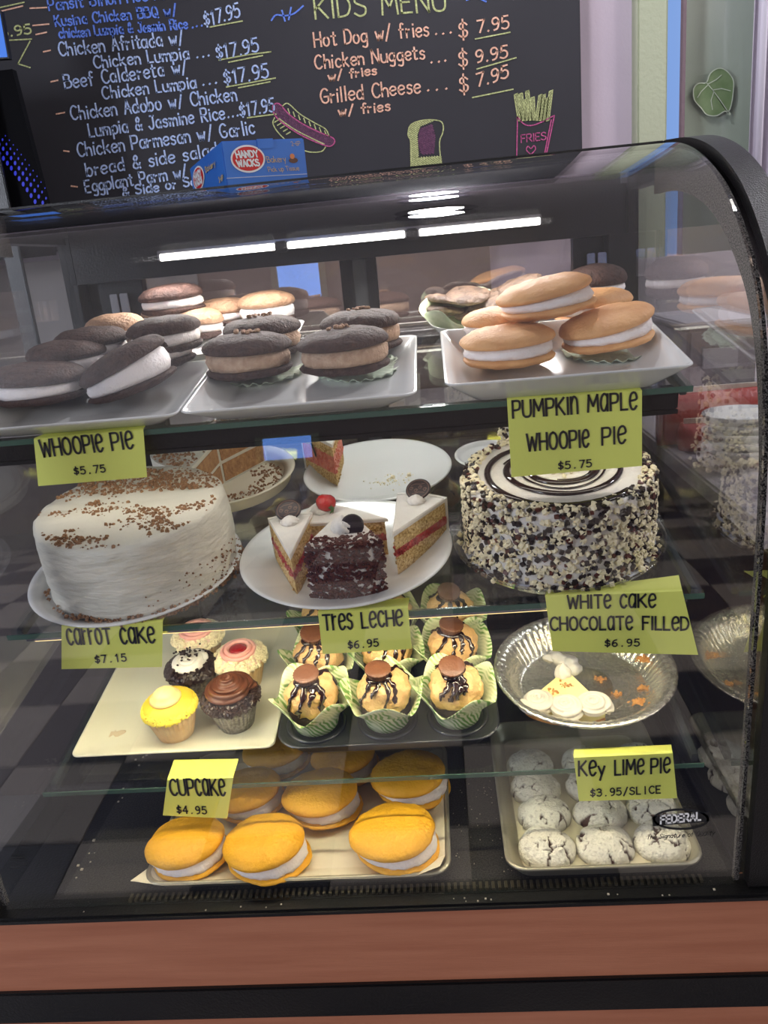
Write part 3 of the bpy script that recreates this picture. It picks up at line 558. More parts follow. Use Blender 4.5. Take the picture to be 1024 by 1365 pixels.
cp('sliding_door', box(X(195), X(456), YR-0.001, YR+0.005, 0.62, 1.40), M_MIRROR); cp('sliding_door', box(X(506), X(764), YR-0.006, YR-0.001, 0.62, 1.40), M_MIRROR)
cp('door_rail', box(X(195), X(764), YR-0.008, YR-0.002, at(500, 448, YR).z-0.02, at(500, 448, YR).z-0.008), M_BLACK)
# LED strip under the header, in three lengths with clips
YL = 1.262
p0, p1 = at(209, 343.5, YL), at(723, 295.0, YL); zl = (p0.z+p1.z)/2
lamp = cp('lamp_housing', box(p0.x, p1.x, YL+0.004, YL+0.02, zl-0.005, zl+0.010, 0.001), M_CHROME)
LED = emis('led_white', (255, 250, 244), 5.5)
us = [(210, 365), (383, 540), (560, 721)]
for a, b in us: cp('led_tube', box(at(a, 320, YL).x, at(b, 320, YL).x, YL-0.004, YL+0.004, zl-0.005, zl+0.005, 0.001), LED, parent=lamp)
for u in (374, 550): cp('lamp_clip', box(at(u-8, 320, YL).x, at(u+8, 320, YL).x, YL-0.006, YL+0.006, zl-0.009, zl+0.007, 0.002), M_BLACK, parent=lamp)
cp('lamp_bracket', box(p0.x+0.02, p1.x-0.02, YL+0.012, YR-0.04, zl+0.008, zl+0.013), M_BLACK)
# glass shelves
def shelf_part(name, vf, m, s, parent=None, smooth=False):
    Y, Z, a = SHELF[s]; M = Matrix.Translation((0, Y, Z)) @ Matrix.Rotation(a, 4, 'X'); return cp(name, xf(vf, M), m, smooth, parent)
SX = {1: (XL+0.006, 0.285, 0.385), 2: (-0.545, 0.287, 0.515), 3: (-0.545, 0.290, 0.50)}
for s in (1, 2, 3):
    x0, x1, d = SX[s]
    g = shelf_part('glass_shelf', box(x0, x1, 0.0, d, -0.006, 0.0), M_SGLASS, s)
    shelf_part('front_edge', box(x0, x1, -0.0016, 0.0, -0.0065, 0.0005, 0.0004), M_SEDGE, s, g)
    for xx in (x0, x1-0.008): shelf_part('support_bracket', box(xx, xx+0.008, 0.02, d+0.01, -0.018, -0.0065, 0.001), M_DGREY, s, g)
    for xx in (x0+0.012, x1-0.012): shelf_part('shelf_pin', xf(lathe([(0.004, 0), (0.004, 0.006)], 12), Matrix.Translation((xx, d-0.02, -0.0125))), M_CHROME, s, g)
g1 = shelf_part('lamp_bar', box(XL+0.01, 0.272, 0.006, 0.032, -0.030, -0.0075, 0.002), M_BLACK, 1)
shelf_part('warm_tube', xf(tube([(XL+0.03, 0, 0), (0.25, 0, 0)], 0.004, 8), Matrix.Translation((0, 0.024, -0.0285))), emis('warm_white_tube', (255, 232, 196), 2.0), 1, g1, True)
shelf_part('lamp_lip', box(XL+0.01, 0.272, 0.0055, 0.0085, -0.0345, -0.029, 0.0005), M_BLACK, 1, g1)
g2 = shelf_part('lamp_strip', box(SX[2][0]+0.02, 0.27, 0.002, 0.014, -0.0125, -0.0068, 0.001), M_CHROME, 2)
shelf_part('warm_tube', box(SX[2][0]+0.03, 0.26, 0.004, 0.012, -0.0140, -0.0125), emis('warm_yellow_strip', (255, 220, 150), 2.0), 2, g2)
# maker's mark printed on the front glass
GP = lambda u, v: at(u, v, 0.7715)
mk = write('FEDERAL', (881, 1098), (934, 1093), 10, 2.4, lambda u, v: at(u, v, 0.7708))
ov = [[(908+36*math.cos(t)*r, 1092+13*math.sin(t)*r) for t in np.linspace(0, 2*math.pi, 41)] for r in (1.0,)]
mo = cp('maker_mark', join(ribbon([[(875, 1094.5), (940, 1089)]], 13, GP), ribbon(ov, 3.0, GP), write('The Signature of Quality', (862, 1119), (952, 1113), 6, 0.8, GP, slant=0.3)), M_INK)
cp('mark_lettering', mk, mat('white_print', (235, 235, 235), 0.5), parent=mo)
cp('small_print', join(*[ribbon([[(14, 1143+k*3.6), (14+w_, 1142.6+k*3.6)]], 1.2, GP) for k, w_ in enumerate((18, 22, 20, 22, 12))]), M_INK)

# ------------------------------------------------------------------ blue paper box on top of the case
BL = atz(303, 250.5, 1.4355); ang = RAD(25)
Mb = Matrix.Translation(BL) @ Matrix.Rotation(ang, 4, 'Z')
ex = Mb.to_3x3() @ Vector((1, 0, 0))
bwid = next(k*0.001 for k in range(60, 400) if (lambda q: (AX@(np.array(q)-CP))/(AF@(np.array(q)-CP))*FOC+512)(BL+ex*k*0.001) > 411)
bh = next(k*0.001 for k in range(20, 200) if (lambda q: (AD@(np.array(q)-CP))/(AF@(np.array(q)-CP))*FOC+682.5)(BL+Vector((0, 0, k*0.001))) < 189)
hb = empty('blue_paper_box', 'blue cardboard box of bakery paper on top of the display case', 'box', Mb)
M_BLUE = mat('blue_card', (52, 118, 205), 0.45, rgb2=(44, 106, 196), var=0.2, vscale=12)
mesh('carton', box(0, bwid, 0, 0.27, 0, bh, 0.0015), M_BLUE, hb, False)
mesh('lid_flap', box(bwid*0.42, bwid*0.62, -0.0012, 0.0, bh-0.012, bh+0.001, 0.0004), M_BLUE, hb, False)
o = mesh('crease', box(0.001, bwid-0.001, -0.0006, 0.0, bh*0.2, bh*0.215), mat('worn_white', (190, 200, 220), 0.7), hb, False)
def disc(cx, cz, rx, rz, y, n=40): return [(cx+rx*math.cos(2*math.pi*k/n), y, cz+rz*math.sin(2*math.pi*k/n)) for k in range(n)], [tuple(range(n))]
M_WHT = mat('white_print', (235, 235, 235), 0.5); M_REDP = mat('red_print', (205, 28, 28), 0.5)
lx, lz = bwid*0.29, bh*0.60
mesh('logo_ring', disc(lx, lz, bwid*0.205, bh*0.30, -0.0010), M_WHT, hb, False); mesh('logo_oval', disc(lx, lz, bwid*0.185, bh*0.26, -0.0014), M_REDP, hb, False)
LP = lambda y: (lambda u, v: Vector((u, y, -v)))
mesh('logo_lettering', join(write('HANDY', (lx-bwid*0.13, -lz-bh*0.03), (lx+bwid*0.13, -lz-bh*0.03), bh*0.14, bwid*0.017, LP(-0.0018)), write('WACKS', (lx-bwid*0.13, -lz+bh*0.16), (lx+bwid*0.13, -lz+bh*0.16), bh*0.14, bwid*0.017, LP(-0.0018))), M_WHT, hb, False)
M_GOLD = mat('gold_print', (196, 170, 120), 0.5)
mesh('small_lettering', join(write('Bakery', (bwid*0.52, -bh*0.50), (bwid*0.75, -bh*0.50), bh*0.13, bwid*0.007, LP(-0.0012)), write('Pick up Tissue', (bwid*0.52, -bh*0.30), (bwid*0.90, -bh*0.30), bh*0.10, bwid*0.006, LP(-0.0012)), write('2-6P', (bwid*0.84, -bh*0.84), (bwid*0.95, -bh*0.84), bh*0.09, bwid*0.005, LP(-0.0012))), M_GOLD, hb, False)
mesh('basket_print', disc(bwid*0.84, bh*0.52, bwid*0.055, bh*0.06, -0.0012, 16), mat('brown_print', (92, 52, 30), 0.5), hb, False)
mesh('bread_print', disc(bwid*0.83, bh*0.61, bwid*0.03, bh*0.06, -0.0014, 12), mat('orange_print', (214, 128, 70), 0.5), hb, False)
sd = lambda x, pts: ([(x, p[0], p[1]) for p in pts], [tuple(range(len(pts)))])
el = lambda cy, ry, rz: [(cy+ry*math.cos(2*math.pi*k/32), lz+rz*math.sin(2*math.pi*k/32)) for k in range(32)]
mesh('side_logo_ring', sd(-0.0010, el(0.20, 0.052, bh*0.29)), M_WHT, hb, False); mesh('side_logo_oval', sd(-0.0014, el(0.20, 0.045, bh*0.25)), M_REDP, hb, False)
SP = lambda u, v: Vector((-0.0018, 0.20-u, -v))
mesh('side_lettering', join(write('HANDY', (-0.032, -lz-bh*0.03), (0.032, -lz-bh*0.03), bh*0.13, 0.004, SP), write('WACKS', (-0.032, -lz+bh*0.15), (0.032, -lz+bh*0.15), bh*0.13, 0.004, SP)), M_WHT, hb, False)
mesh('side_print', join(write('2-6P', (0.16, -bh*0.2), (0.19, -bh*0.2), bh*0.1, 0.002, SP), write('Bakery', (0.07, -bh*0.6), (0.15, -bh*0.6), bh*0.12, 0.002, SP)), M_GOLD, hb, False)

# ================================================================== PRICE CARDS
def card(label, s, TL, TR, BRc, BLc, FLp, FRp, lines, group='lime green price cards'):
    Yf = SHELF[s][0]-0.0055
    root = empty('price_card', label, 'price card', Matrix.Translation(at(*TL, Yf)), group)
    P = [at(*TL, Yf), at(*TR, Yf), at(*BRc, Yf), at(*BLc, Yf)]
    def fl3(u, v):
        x, vv = on(s, u, v, 0.0022); return shelf_matrix(s, x, vv, 0.0022) @ Vector((0, 0, 0))
    A, B = fl3(*FLp), fl3(*FRp)
    rows = [[A.lerp(B, t) for t in (0, 0.5, 1)], [P[0].lerp(P[1], t) + Vector((0, 0.002, 0.0012)) for t in (0, .5, 1)], [P[0].lerp(P[1], t) for t in (0, .5, 1)]]
    for q in (0.25, 0.5, 0.75, 1.0): rows.append([P[0].lerp(P[3], q).lerp(P[1].lerp(P[2], q), t) for t in (0, .5, 1)])
    wpart('card_sheet', sheet(rows, (0, 0.0005, 0.0002)), M_LABEL, root)
    pl = lambda u, v: at(u, v, Yf-0.0008)
    for (t, a, b, h, wd, mono) in lines:
        wpart('price_lettering' if '$' in t else 'name_lettering', write(t, a, b, h, wd, pl, gap=2.1 if not mono else 0, mono=mono, unicase=not mono, wob=0.15), M_INK, root)
    return root
card('lime card reading WHOOPIE PIE $5.75, hanging at the left of the top shelf', 1, (45, 586), (191, 573), (196, 636), (51, 648), (62, 577), (198, 562),
     [('WHOOPIe', (56, 609), (138, 601), 22, 3.0, None), ('PIe', (150, 600), (178, 597), 22, 3.0, None), ('$5.75', (98, 633), (142, 629), 9.5, 1.8, 8.2)])
card('lime card reading PUMPKIN MAPLE WHOOPIE PIE $5.75, under the pumpkin pies', 1, (676, 533), (856, 521), (856, 621), (682, 636), (677, 526), (849, 513),
     [('PUMPKIn', (684, 557), (770, 551), 22, 3.0, None), ('MaPLe', (784, 549), (849, 545), 22, 3.0, None), ('WHOOPIe', (703, 601), (785, 595), 22, 3.0, None), ('PIe', (803, 593), (834, 590), 22, 3.0, None), ('$5.75', (743, 626), (790, 622), 9.5, 1.8, 8.2)])
card('lime card reading CARROT CAKE $7.15, under the whole frosted carrot cake', 2, (82, 835), (217, 829), (216, 889), (82, 892), (90, 826), (223, 817),
     [('carroT', (91, 859), (149, 858), 20, 2.8, None), ('caKe', (162, 858), (207, 856), 20, 2.8, None), ('$7.15', (126, 884), (170, 881), 9.5, 1.8, 8.2)])
card('lime card reading TRES LECHE $6.95, under the oval plate of cake slices', 2, (424, 817), (544, 810), (549, 865), (430, 872), (428, 806), (546, 797),
     [('Tres', (432, 840), (470, 838), 20, 2.8, None), ('LecHe', (483, 837), (537, 833), 20, 2.8, None), ('$6.95', (463, 865), (506, 861), 9.5, 1.8, 8.2)])
card('lime card reading WHITE CAKE CHOCOLATE FILLED $6.95, under the chip-covered cake', 2, (727, 796), (910, 788), (931, 873), (737, 868), (729, 790), (905, 767),
     [('WHITe', (757, 811), (814, 810), 17, 2.8, None), ('caKe', (827, 810), (874, 809), 17, 2.8, None), ('CHOCOLaTe', (734, 840), (843, 839), 17, 2.8, None), ('FILLeD', (857, 839), (918, 840), 17, 2.8, None), ('$6.95', (805, 862), (854, 861), 9, 1.8, 8.2)])
card('lime card reading CUPCAKE $4.95, under the white platter of cupcakes', 3, (223, 1040), (311, 1037), (303, 1091), (217, 1087), (232, 1013), (318, 1012),
     [('CUPcaKe', (228, 1060), (301, 1060), 21, 2.8, None), ('$4.95', (235, 1084), (277, 1085), 9.5, 1.8, 8.2)])
card('lime card reading KEY LIME PIE $3.95/SLICE, under the foil pie tin', 3, (765, 1010), (897, 1004), (903, 1064), (772, 1068), (766, 999), (895, 993),
     [('Key', (772, 1034), (806, 1033), 19, 2.8, None), ('LIMe', (820, 1033), (858, 1031), 19, 2.8, None), ('PIe', (868, 1031), (893, 1029), 19, 2.8, None), ('$3.95/SLICE', (786, 1062), (882, 1057), 9.5, 1.8, 8.0)])

# ================================================================== DISHES
def platter(name, label, s, x, v, w_, d_, h_=0.03, rz=0.0, m=M_PORC, flare=0.032, base=0.0008, group=None, cat='platter'):
    R = empty(name, label, cat, shelf_matrix(s, x, v, base, rz), group); f = flare
    secs = [rrect(w_-2*f-0.01, d_-2*f-0.01, 0.012, 0.0), rrect(w_-2*f, d_-2*f, 0.014, 0.002), rrect(w_-f*0.9, d_-f*0.9, 0.013, h_*0.55), rrect(w_-0.004, d_-0.004, 0.011, h_-0.003), rrect(w_, d_, 0.011, h_-0.001), rrect(w_-0.001, d_-0.001, 0.011, h_+0.0007),
            rrect(w_-0.007, d_-0.007, 0.010, h_), rrect(w_-f, d_-f, 0.012, h_*0.58), rrect(w_-2*f, d_-2*f, 0.014, 0.006), rrect(w_-2*f-0.012, d_-2*f-0.012, 0.012, 0.0045)]
    mesh('dish', loft(secs), m, R); return R
def round_plate(name, label, s, x, v, r, h_=0.018, m=M_PORC, base=0.0008, well=0.62, group=None, oval=1.0, cat='plate'):
    R = empty(name, label, cat, shelf_matrix(s, x, v, base), group)
    P = [(r*well-0.01, 0), (r*well, 0.001), (r*well+0.006, 0.004), (r*0.85, h_*0.6), (r-0.002, h_-0.002), (r, h_), (r-0.001, h_+0.0015), (r-0.006, h_+0.0005), (r*0.84, h_*0.68), (r*well+0.008, 0.0075), (r*well, 0.005), (r*0.3, 0.0045)]
    mesh('dish', lathe(P, 80), m, R); return R

# ================================================================== WHOOPIE PIES
def disc_cake(r, h, seed, dome=1.0, rough=0.0009, n=56):
    P = [(r*0.86, 0), (r*0.95, h*0.05), (r*0.995, h*0.18), (r, h*0.30), (r*0.97, h*0.45), (r*0.90, h*0.62), (r*0.78, h*0.78), (r*0.6, h*0.90), (r*0.38, h*0.97), (r*0.16, h*1.0)]
    v, f = lathe(P, n, lambda a, i, rr, z: (rr*(1+0.035*nz(math.cos(a), math.sin(a), seed, 1.3)), z))
    out = []
    for p in v:
        q = nz(p[0]+seed, p[1], p[2], 45)*rough*1.6 + nz(p[0], p[1]+seed, p[2], 150)*rough
        rr = math.hypot(p[0], p[1])/r
        out.append((p[0]*(1+q/r), p[1]*(1+q/r), p[2]*(dome if p[2] > 0.001 else 1)+q*(1 if p[2] > h*0.3 else 0.2)))
    return out, f
def cream_disc(r, h, seed, ruff=0.0025):
    P = [(r*0.6, 0), (r*0.95, h*0.06), (r, h*0.3), (r*1.01, h*0.55), (r*0.98, h*0.85), (r*0.9, h), (r*0.5, h)]
    v, f = lathe(P, 72, lambda a, i, rr, z: (rr+(ruff*(nz(math.cos(a)*3, math.sin(a)*3, seed+z*90, 1.6)) + ruff*0.5*nz(math.cos(a)*9, math.sin(a)*9, seed+z*200, 1.5) if 0 < i < 6 else 0), z))
    return v, f
NP = [0]
def whoopie(label, M, r, mc, mcream, cream=0.012, hb=0.015, ht=0.022, tx=0.0, ty=0.0, dx=0.0, dy=0.0, group=None, crumbs=False, name='whoopie_pie', mb=None):
    NP[0] += 1; sd_ = NP[0]*3.7; R = empty(name, label, 'whoopie pie', M, group)
    b = disc_cake(r*0.98, hb, sd_); b = ([(p[0], p[1], hb-p[2]) for p in b[0]], [tuple(reversed(q)) for q in b[1]])
    mesh('bottom_cake', b, mb or mc, R)
    T = Matrix.Translation((dx, dy, hb+cream-0.0005)) @ Matrix.Rotation(tx, 4, 'X') @ Matrix.Rotation(ty, 4, 'Y')
    # the cream is lofted between the bottom cake and the (tilted) top one
    cv_, cf = cream_disc(r*0.93, 1.0, sd_+1)
    out = []
    for p in cv_:
        lo = Vector((p[0], p[1], hb-0.001)); hi = T @ Vector((p[0], p[1], 0.0012)); out.append(tuple(lo.lerp(hi, p[2])))
    mesh('cream_filling', (out, cf), mcream, R)
    mesh('top_cake', xf(disc_cake(r, ht, sd_+2), T), mc, R)
    if crumbs:
        rr = random.Random(NP[0]); L = []
        for k in range(14):
            a, q = rr.uniform(0, 6.28), rr.uniform(0, 0.014); s_ = rr.uniform(0.0015, 0.0035)
            L.append(xf(box(-s_, s_, -s_*0.8, s_*0.8, 0, s_*1.4, s_*0.3), T @ Matrix.Translation((q*1.6*math.cos(a), q*math.sin(a), ht-0.001+rr.uniform(0, 0.002))) @ Matrix.Rotation(a, 4, 'Z')))
        o = mesh('nut_topping', join(*L), M_CHOCL, R); o['kind'] = 'stuff'
    return R
def on_M(s, u, v, h, **k):
    x, vv = on(s, u, v, h); return shelf_matrix(s, x, vv, h, **k)
# --- top shelf, right platter: pumpkin pies
PB = 0.0008
platter('serving_platter', 'white rectangular platter of pumpkin whoopie pies, right on the top shelf', 1, 0.142, 0.082, 0.268, 0.228, 0.034)
g = 'pumpkin whoopie pies on the right platter'
HF = 0.0055
def pie_at(label, s, u, v, hb_, r, *a, rx=0, ry=0, rz=0, **k):
    """u,v is where the photograph shows the middle of the pie; hb_ the height of its underside"""
    x, vv = on(s, u, v, hb_+0.022); return whoopie(label, shelf_matrix(s, x, vv, hb_+0.006, rz, rx-0.13, ry), r, *a, **k)
pie_at('pumpkin whoopie pie at the front left of its platter', 1, 677, 470, HF+0.001, 0.0575, M_PUMP, M_CREAMW, group=g, ty=-0.04, cream=0.013, ht=0.021, hb=0.0145)
pie_at('pumpkin whoopie pie at the front right of its platter, on a doily', 1, 812, 446, HF+0.007, 0.0570, M_PUMP, M_CREAMW, group=g, ty=-0.10, ry=-0.10, rx=0.04, cream=0.012, ht=0.021, hb=0.0145)
pie_at('pumpkin whoopie pie at the back left, half hidden by the top one', 1, 668, 440, HF+0.001, 0.052, M_PUMP, M_CREAMW, group=g, cream=0.011, ht=0.021, hb=0.0145)
pie_at('pumpkin whoopie pie at the back right, showing behind the others', 1, 790, 415, HF+0.001, 0.054, M_PUMP, M_CREAMW, group=g, cream=0.011, ht=0.021, hb=0.0145)
pie_at('pumpkin whoopie pie lying on top of the others on the right platter', 1, 733, 404, HF+0.047, 0.0595, M_PUMP, M_CREAMW, group=g, ry=-0.10, ty=-0.07, dx=-0.004, cream=0.012, ht=0.021, hb=0.0145)
def doily(label, M, r, seed):
    v, f = lathe([(r*0.3, 0), (r*0.8, 0.0004), (r, 0.002), (r*1.005, 0.0026), (r*0.8, 0.0012), (r*0.3, 0.0008)], 96, lambda a, i, rr, z: (rr*(1+(0.03*math.sin(a*17+seed) if i in (2, 3) else 0)), z+(0.0022*math.sin(a*23+seed)+0.002 if i in (2, 3) else 0)))
    o = mesh('paper_doily', (v, f), M_GREENP, None); o.matrix_world = M; tag(o, label, 'doily', 'pale green doilies under the pies')
x, vv = on(1, 812, 472, HF); doily('pale green scalloped doily under the front right pumpkin pie', shelf_matrix(1, x, vv+0.012, HF), 0.056, 0)
# --- top shelf, middle platter
platter('serving_platter', 'white rectangular platter of chocolate pies with tan cream, middle of the top shelf', 1, -0.158, 0.093, 0.270, 0.242, 0.026)
g = 'chocolate whoopie pies with tan cream'
kw = dict(group=g, crumbs=True, hb=0.014, ht=0.022, cream=0.020)
pie_at('chocolate pie with tan cream, front left of the middle platter, nut crumbs on top', 1, 332, 486, HF+0.004, 0.0575, M_CHOC, M_CREAMT, ty=0.02, **kw)
pie_at('chocolate pie with tan cream, front right of the middle platter', 1, 460, 480, HF+0.004, 0.0585, M_CHOC, M_CREAMT, ty=-0.03, **kw)
pie_at('chocolate pie with tan cream, back left of the middle platter', 1, 352, 461, HF+0.004, 0.0540, M_CHOC, M_CREAMT, **kw)
pie_at('chocolate pie with tan cream, back right of the middle platter', 1, 483, 453, HF+0.004, 0.0545, M_CHOC, M_CREAMT, **kw)
x, vv = on(1, 345, 510, HF); doily('pale green doily under the front left tan cream pie', shelf_matrix(1, x, vv+0.035, HF), 0.056, 1)
x, vv = on(1, 478, 505, HF); doily('pale green doily under the front right tan cream pie', shelf_matrix(1, x, vv+0.035, HF), 0.056, 2)
# --- top shelf, left platters
platter('serving_platter', 'white platter of chocolate pies with white cream at the left end of the top shelf', 1, -0.430, 0.080, 0.268, 0.212, 0.024)
platter('serving_platter', 'white platter standing at the back left, holding pale brown pies', 1, -0.325, 0.292, 0.255, 0.150, 0.024)
g = 'chocolate whoopie pies with white cream'
kw = dict(group=g, hb=0.013, ht=0.023, cream=0.015)
pie_at('large chocolate pie with white cream at the front left corner of the left platter', 1, 52, 520, HF+0.004, 0.062, M_CHOC, M_CREAMW, rx=-0.02, ty=0.05, **kw)
pie_at('chocolate pie leaning open at the front right of the left platter, thick white cream', 1, 178, 506, HF+0.006, 0.060, M_CHOC, M_CREAMW, ry=-0.22, ty=-0.16, rz=0.15, **dict(kw, cream=0.022))
pie_at('chocolate pie behind the leaning one, near the right rim of the left platter', 1, 214, 476, HF+0.004, 0.050, M_CHOC, M_CREAMW, ry=-0.10, ty=-0.08, **kw)
pie_at('chocolate pie in the middle row behind the large front left one', 1, 92, 488, HF+0.012, 0.052, M_CHOC, M_CREAMW, **kw)
pie_at('chocolate pie in the third row of the left platter', 1, 124, 470, HF+0.016, 0.050, M_CHOC, M_CREAMW, **kw)
pie_at('chocolate pie raised on the others beside the middle platter', 1, 222, 456, HF+0.022, 0.051, M_CHOC, M_CREAMW, ry=-0.06, **kw)
pie_at('chocolate pie at the back of the left platter, far corner', 1, 155, 447, HF+0.020, 0.044, M_CHOCL, M_CREAMW, mb=M_CHOC, **dict(kw, cream=0.010, hb=0.014))
g = 'pies on the back left platter'
kw = dict(group=g, hb=0.014, ht=0.022, cream=0.012)
pie_at('dark chocolate pie perched on top at the back left, white cream showing', 1, 230, 407, HF+0.036, 0.0500, M_CHOC, M_CREAMW, ty=-0.04, **kw)
pie_at('pale brown pie in front on the back left platter', 1, 262, 438, HF, 0.041, M_CHOCL, M_CREAMW, mb=M_CHOC, ry=0.1, **kw)
pie_at('pale brown pie in the middle of the back left platter', 1, 300, 424, HF, 0.040, M_CHOCL, M_CREAMW, mb=M_CHOC, **kw)
pie_at('pale brown pie with thick cream at the right corner of the back left platter', 1, 357, 421, HF, 0.046, M_CHOCL, M_CREAMW, mb=M_CHOC, **dict(kw, cream=0.018))
pie_at('pale brown pie at the back left of its platter, under the dark one', 1, 226, 428, HF, 0.044, M_CHOCL, M_CREAMW, mb=M_CHOC, **kw)

# --- dark cookies in a paper-lined dish, back of the top shelf
dish = empty('cookie_basket', 'small white dish lined with pale green leaf paper, behind the pumpkin pies', 'dish', shelf_matrix(1, 0.060, 0.300, 0.0008))
mesh('dish', lathe([(0.045, 0), (0.050, 0.002), (0.066, 0.020), (0.0675, 0.022), (0.064, 0.021), (0.048, 0.005)], 48), M_PORC, dish)
V, F = lathe([(0.046, 0.0055), (0.056, 0.012), (0.066, 0.024), (0.076, 0.040), (0.0765, 0.040), (0.067, 0.025), (0.057, 0.014), (0.046, 0.0065)], 72, lambda a, i, r_, z: (r_*(1+0.05*math.sin(9*a)*(z > 0.02)), z*(1+0.22*math.sin(5*a+1)*(z > 0.02))))
mesh('leaf_paper', (V, F), mat('pale_leaf_paper', (208, 216, 186), 0.7, rgb2=(176, 192, 150), var=0.3, vscale=60), dish)
def cookie(label, M, r, mc, group, seed):
    v, f = disc_cake(r, 0.013, seed, 1.0, 0.0016); o = mesh('cookie', (v, f), mc, None); o.matrix_world = M; tag(o, label, 'cookie', group); return o
M_CK = mat('dark_cookie', (60, 44, 36), 0.6, 1.0, 160, rgb2=(112, 88, 70), var=0.2, vscale=70)
ck = [(598, 405, 0.034, -0.25, 0.2, 'dark brown cookie at the left of the dish, sugar-dusted'), (590, 420, 0.018, -0.35, 0.1, 'dark brown cookie low at the left edge of the dish'), (622, 392, 0.040, 0.1, 0.05, 'dark brown cookie lying on top in the middle of the dish'), (654, 404, 0.030, 0.1, -0.35, 'dark brown cookie sloping at the right of the dish'), (690, 378, 0.048, 0.0, -0.32, 'dark brown cookie standing up highest at the back right'), (636, 420, 0.012, 0.0, 0.0, 'dark brown cookie at the bottom of the dish')]
for i, (u, v, h, rx_, ry_, lb) in enumerate(ck):
    x, vv = on(1, u, v, h); cookie(lb, shelf_matrix(1, x, min(vv, 0.345), h, 0, rx_, ry_), 0.036, M_CK, 'dark cookies in the paper-lined dish', i*2.1)
pie_at('dark chocolate pie at the back right of the top shelf, behind the pumpkin pies', 1, 795, 394, 0.0010, 0.045, M_CHOC, M_CREAMW, group='chocolate whoopie pies with white cream', hb=0.02, ht=0.03, cream=0.012)

# ================================================================== SECOND SHELF
def vtone(c): return s2l(c)
# carrot cake
def frosted_cake(R, r, h, m, seed, n=200, amp=0.0019, lip=0.003):
    P = [(r*1.0, 0)] + [(r*(1.01-0.02*t), h*t) for t in np.linspace(0.06, 0.92, 16)] + [(r*0.985, h*0.965), (r*0.95, h*0.995)] + [(r*t, h) for t in (0.85, 0.72, 0.58, 0.44, 0.3, 0.16, 0.04)]
    def fn(a, i, rr, z):
        q = nz(math.cos(a)*1.5, math.sin(a)*1.5, z*16+seed, 1.2)*amp*1.8 + nz(math.cos(a)*5, math.sin(a)*5, z*60+seed, 1.2)*amp + 0.0010*abs(nz(math.cos(a)*2+z*18, math.sin(a)*2, seed+5, 2.0))
        if i < 17: return rr+q, z
        if i < 19: return rr+q, z + lip*max(0, nz(math.cos(a)*4, math.sin(a)*4, seed+3, 1.5))*1.5
        return rr, z + amp*1.3*nz(rr*math.cos(a)*20, rr*math.sin(a)*70, seed, 1.0)
    mesh('frosting', lathe(P, n, fn), m, R)
cx, cv_ = -0.416, 0.124
round_plate('cake_plate', 'white round plate under the whole carrot cake', 2, cx, cv_, 0.140, 0.014, well=0.8)
cc = empty('carrot_cake', 'whole round carrot cake in white frosting, brown crumbs on top, on the left plate', 'cake', shelf_matrix(2, cx+0.012, cv_, 0.0056))
frosted_cake(cc, 0.121, 0.102, M_FROST, 1.0)
rnd = random.Random(11)
def crumb(p, s_, M0=None):
    a = rnd.uniform(0, 6.28); M = Matrix.Translation(p) @ Matrix.Rotation(a, 4, 'Z') @ Matrix.Rotation(rnd.uniform(-0.6, 0.6), 4, 'X')
    t = s_*0.5; return xf(([(-t, -t, 0), (t, -t*0.8, 0), (t*0.9, t, 0), (-t, t*0.9, 0), (-t*0.6, -t*0.5, t*1.4), (t*0.6, -t*0.6, t*1.2), (t*0.6, t*0.6, t*1.5), (-t*0.5, t*0.6, t*1.2)], [(3, 2, 1, 0), (4, 5, 6, 7), (0, 1, 5, 4), (1, 2, 6, 5), (2, 3, 7, 6), (3, 0, 4, 7)]), M)
L = []
while len(L) < 1500:
    a, q = rnd.uniform(0, 6.28), 0.116*math.sqrt(rnd.random()); x, y = q*math.cos(a), q*math.sin(a)
    d = nz(x*9+3, y*30+1, 2.0)*0.9+nz(x*60, y*60, 5)*0.35+0.10+(0.35 if y > 0.03 else 0)-(0.25 if x < -0.06 and y < 0.02 else 0)
    if d > rnd.random()*0.55: L.append(crumb((x, y, 0.1015), rnd.choice((0.0018, 0.0025, 0.0034, 0.0045))))
o = mesh('crumb_topping', join(*L), M_NUT, cc, False); o['kind'] = 'stuff'
L = []
for k in range(420):
    a = rnd.choice((rnd.gauss(-1.75, 0.22), rnd.gauss(-0.9, 0.25), rnd.gauss(-0.1, 0.3), rnd.uniform(0, 6.28))); L.append(crumb(((0.1225+rnd.uniform(0, 0.008))*math.cos(a), (0.1225+rnd.uniform(0, 0.008))*math.sin(a), rnd.uniform(0.0, 0.010)), rnd.uniform(0.002, 0.005)))
for k in range(90):
    a = rnd.choice((rnd.gauss(-0.75, 0.25), rnd.gauss(-0.25, 0.2))); L.append(crumb((0.1215*math.cos(a), 0.1215*math.sin(a), rnd.uniform(0.008, 0.045)), rnd.uniform(0.001, 0.0032)))
o = mesh('side_crumbs', join(*L), M_NUT, cc, False); o['kind'] = 'stuff'
